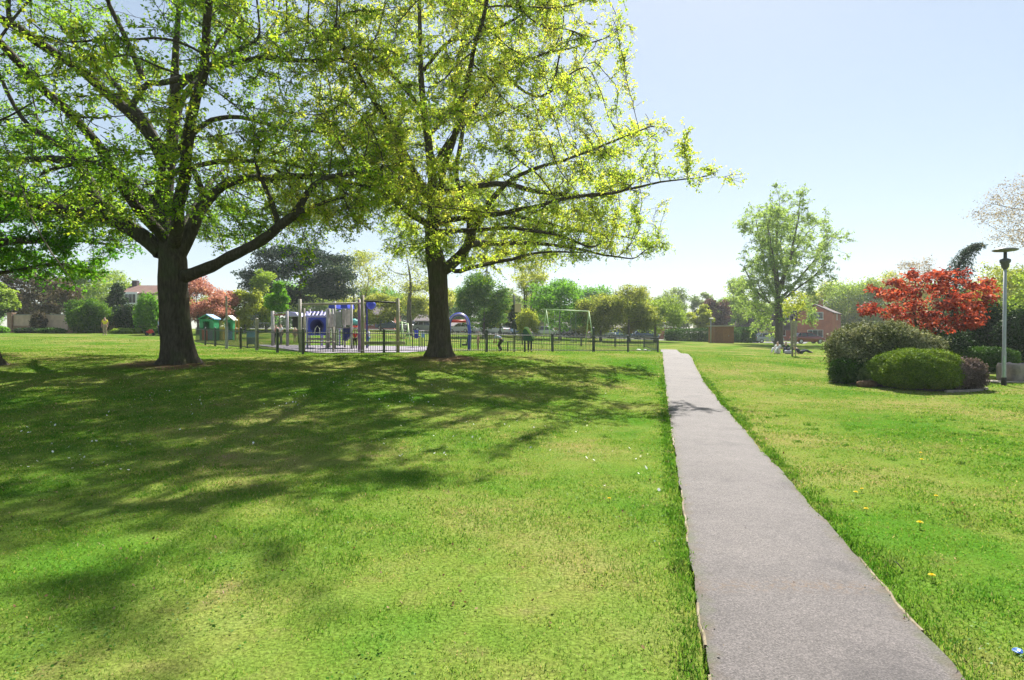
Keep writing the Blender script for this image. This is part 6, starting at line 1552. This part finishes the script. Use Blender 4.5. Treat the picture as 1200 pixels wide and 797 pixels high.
# dark curled leaf
p = GP(1056, 4.2); p = Vector((X(1056, 4.18), 4.18, 0)); p.z = G(p.x, p.y) + .03
m = MB(); nn = 7; vs, fs = [], []
for i in range(nn):
    t_ = i / (nn - 1); w_ = .016 * math.sin(math.pi * (.08 + .84 * t_)); zz = .022 * math.cos(t_ * 3.0) + .006
    vs += [(-.035 + .07 * t_, -w_, zz + w_ * .5), (-.035 + .07 * t_, 0, zz), (-.035 + .07 * t_, w_, zz + w_ * .5)]
    if i: o_ = 3 * i - 3; fs += [(o_, o_+1, o_+4, o_+3), (o_+1, o_+2, o_+5, o_+4)]
m.add(vs, fs); fl = m.build('fallen_leaf', solid('dead_leaf', (.035, .03, .022), .8, .3, 30), None, True); fl.location = p; fl.rotation_euler = (0, .2, -.5)
tag(fl, 'dark curled dead leaf lying on the grass beside the path', 'leaf')
# daisies and brown leaf scraps
def scatter_discs(name, n, xr, yr, r, h, mat, lab, cat, seed, cond):
    q = np.random.default_rng(seed); x = q.uniform(*xr, n); y = q.uniform(*yr, n); k = cond(x, y) & (np.abs(x - path_cx(y)) > PATH_W / 2 + .08); x, y = x[k], y[k]; n = len(x)
    z = Gv(x, y) + h * q.uniform(.6, 1.2, n); a = np.linspace(0, 2 * np.pi, 7)[:-1]; rr = r * q.uniform(.6, 1.4, (n, 1)); ti = q.normal(0, .5, (n, 2))
    vx, vy = np.cos(a)[None] * rr, np.sin(a)[None] * rr
    v = np.stack([x[:, None] + vx, y[:, None] + vy, z[:, None] + vx * ti[:, :1] + vy * ti[:, 1:]], -1).reshape(-1, 3)
    o = link(name, np_mesh(name, v, np.arange(n * 6).reshape(n, 6), np.repeat(q.random(n), 6)), mat); return tag(o, lab, cat, kind='stuff')
scatter_discs('daisies', 900, (-9, 2.6), (6, 17), .013, .045, leaf_mat('daisy_petal', [(0, (.6, .6, .58)), (1, (.8, .8, .78))], .2), 'tiny white daisies sprinkled in the shaded lawn', 'daisies', 6, lambda x, y: (fbm(x * .8, y * .8, 77) > .25) & (np.abs(x) < y))
scatter_discs('leaf_litter', 3500, (-9, 9), (2, 14), .008, .016, leaf_mat('litter_leaf', [(0, (.06, .035, .02)), (.6, (.17, .10, .055)), (1, (.30, .22, .13))], .2), 'small brown dead leaf scraps lying in the grass', 'leaf litter', 8, lambda x, y: (fbm(x * 1.3, y * 1.3, 5) > .05) & (np.abs(x) < y + .5))

# clover and small broad leaves among the turf
rng = np.random.default_rng(909)
n = 26000; x = rng.uniform(-8, 8, n); y = 2 + 9 * rng.random(n) ** 1.5; k = (fbm(x * 1.1, y * 1.1, 41) > .18) & (np.abs(x) < y + .4) & (np.abs(x - path_cx(y)) > PATH_W / 2 + .03); x, y = x[k], y[k]
pc = np.stack([x, y, Gv(x, y) + rng.uniform(.008, .024, len(x))], -1)
cl_ = leaves('clover', pc, rng.uniform(.010, .024, len(x)), lm('clover_leaf', (.03, .10, .012), (.06, .17, .02), (.13, .24, .05), .4, 1.0), None, aspect=.9, up=1.6, droop=-.1, tint=rng.random(len(x)))
tag(cl_, 'patches of clover and small broad leaves in the near turf', 'clover', kind='stuff')

q = np.random.default_rng(31); n = 130; yy = 2.2 + 14 * q.random(n) ** 1.4; xx = path_cx(yy) + np.where(q.random(n) < .7, q.choice([-1, 1], n) * (PATH_W / 2 - np.abs(q.normal(0, .09, n)) - .01), q.uniform(-.6, .6, n))
pl_ = np.stack([xx, yy, Gv(xx, yy) + .027], -1); rng = np.random.default_rng(32)
ps_ = leaves('path_debris', pl_, rng.uniform(.008, .024, n), leaf_mat('debris_leaf', [(0, (.05, .03, .018)), (.6, (.14, .09, .05)), (1, (.24, .20, .09))], .2), None, up=2.5, droop=0, tint=rng.random(n), cup=.1)
tag(ps_, 'small dead leaf crumbs blown onto the asphalt path', 'leaf litter', kind='stuff')

# ------------------------------------------------------------------ spring haze over the park
hz, nt, out = new_mat('spring_haze')
vp = N(nt, 'ShaderNodeVolumePrincipled'); vp.inputs['Color'].default_value = (.86, .92, 1.0, 1); vp.inputs['Density'].default_value = .0004; vp.inputs['Anisotropy'].default_value = .25
nt.links.new(vp.outputs[0], out.inputs['Volume'])
m = MB(); m.box((0, 80, 11.5), (420, 330, 27)); ho = m.build('haze', hz); tag(ho, 'thin pale spring haze over the whole park', 'haze', kind='stuff')
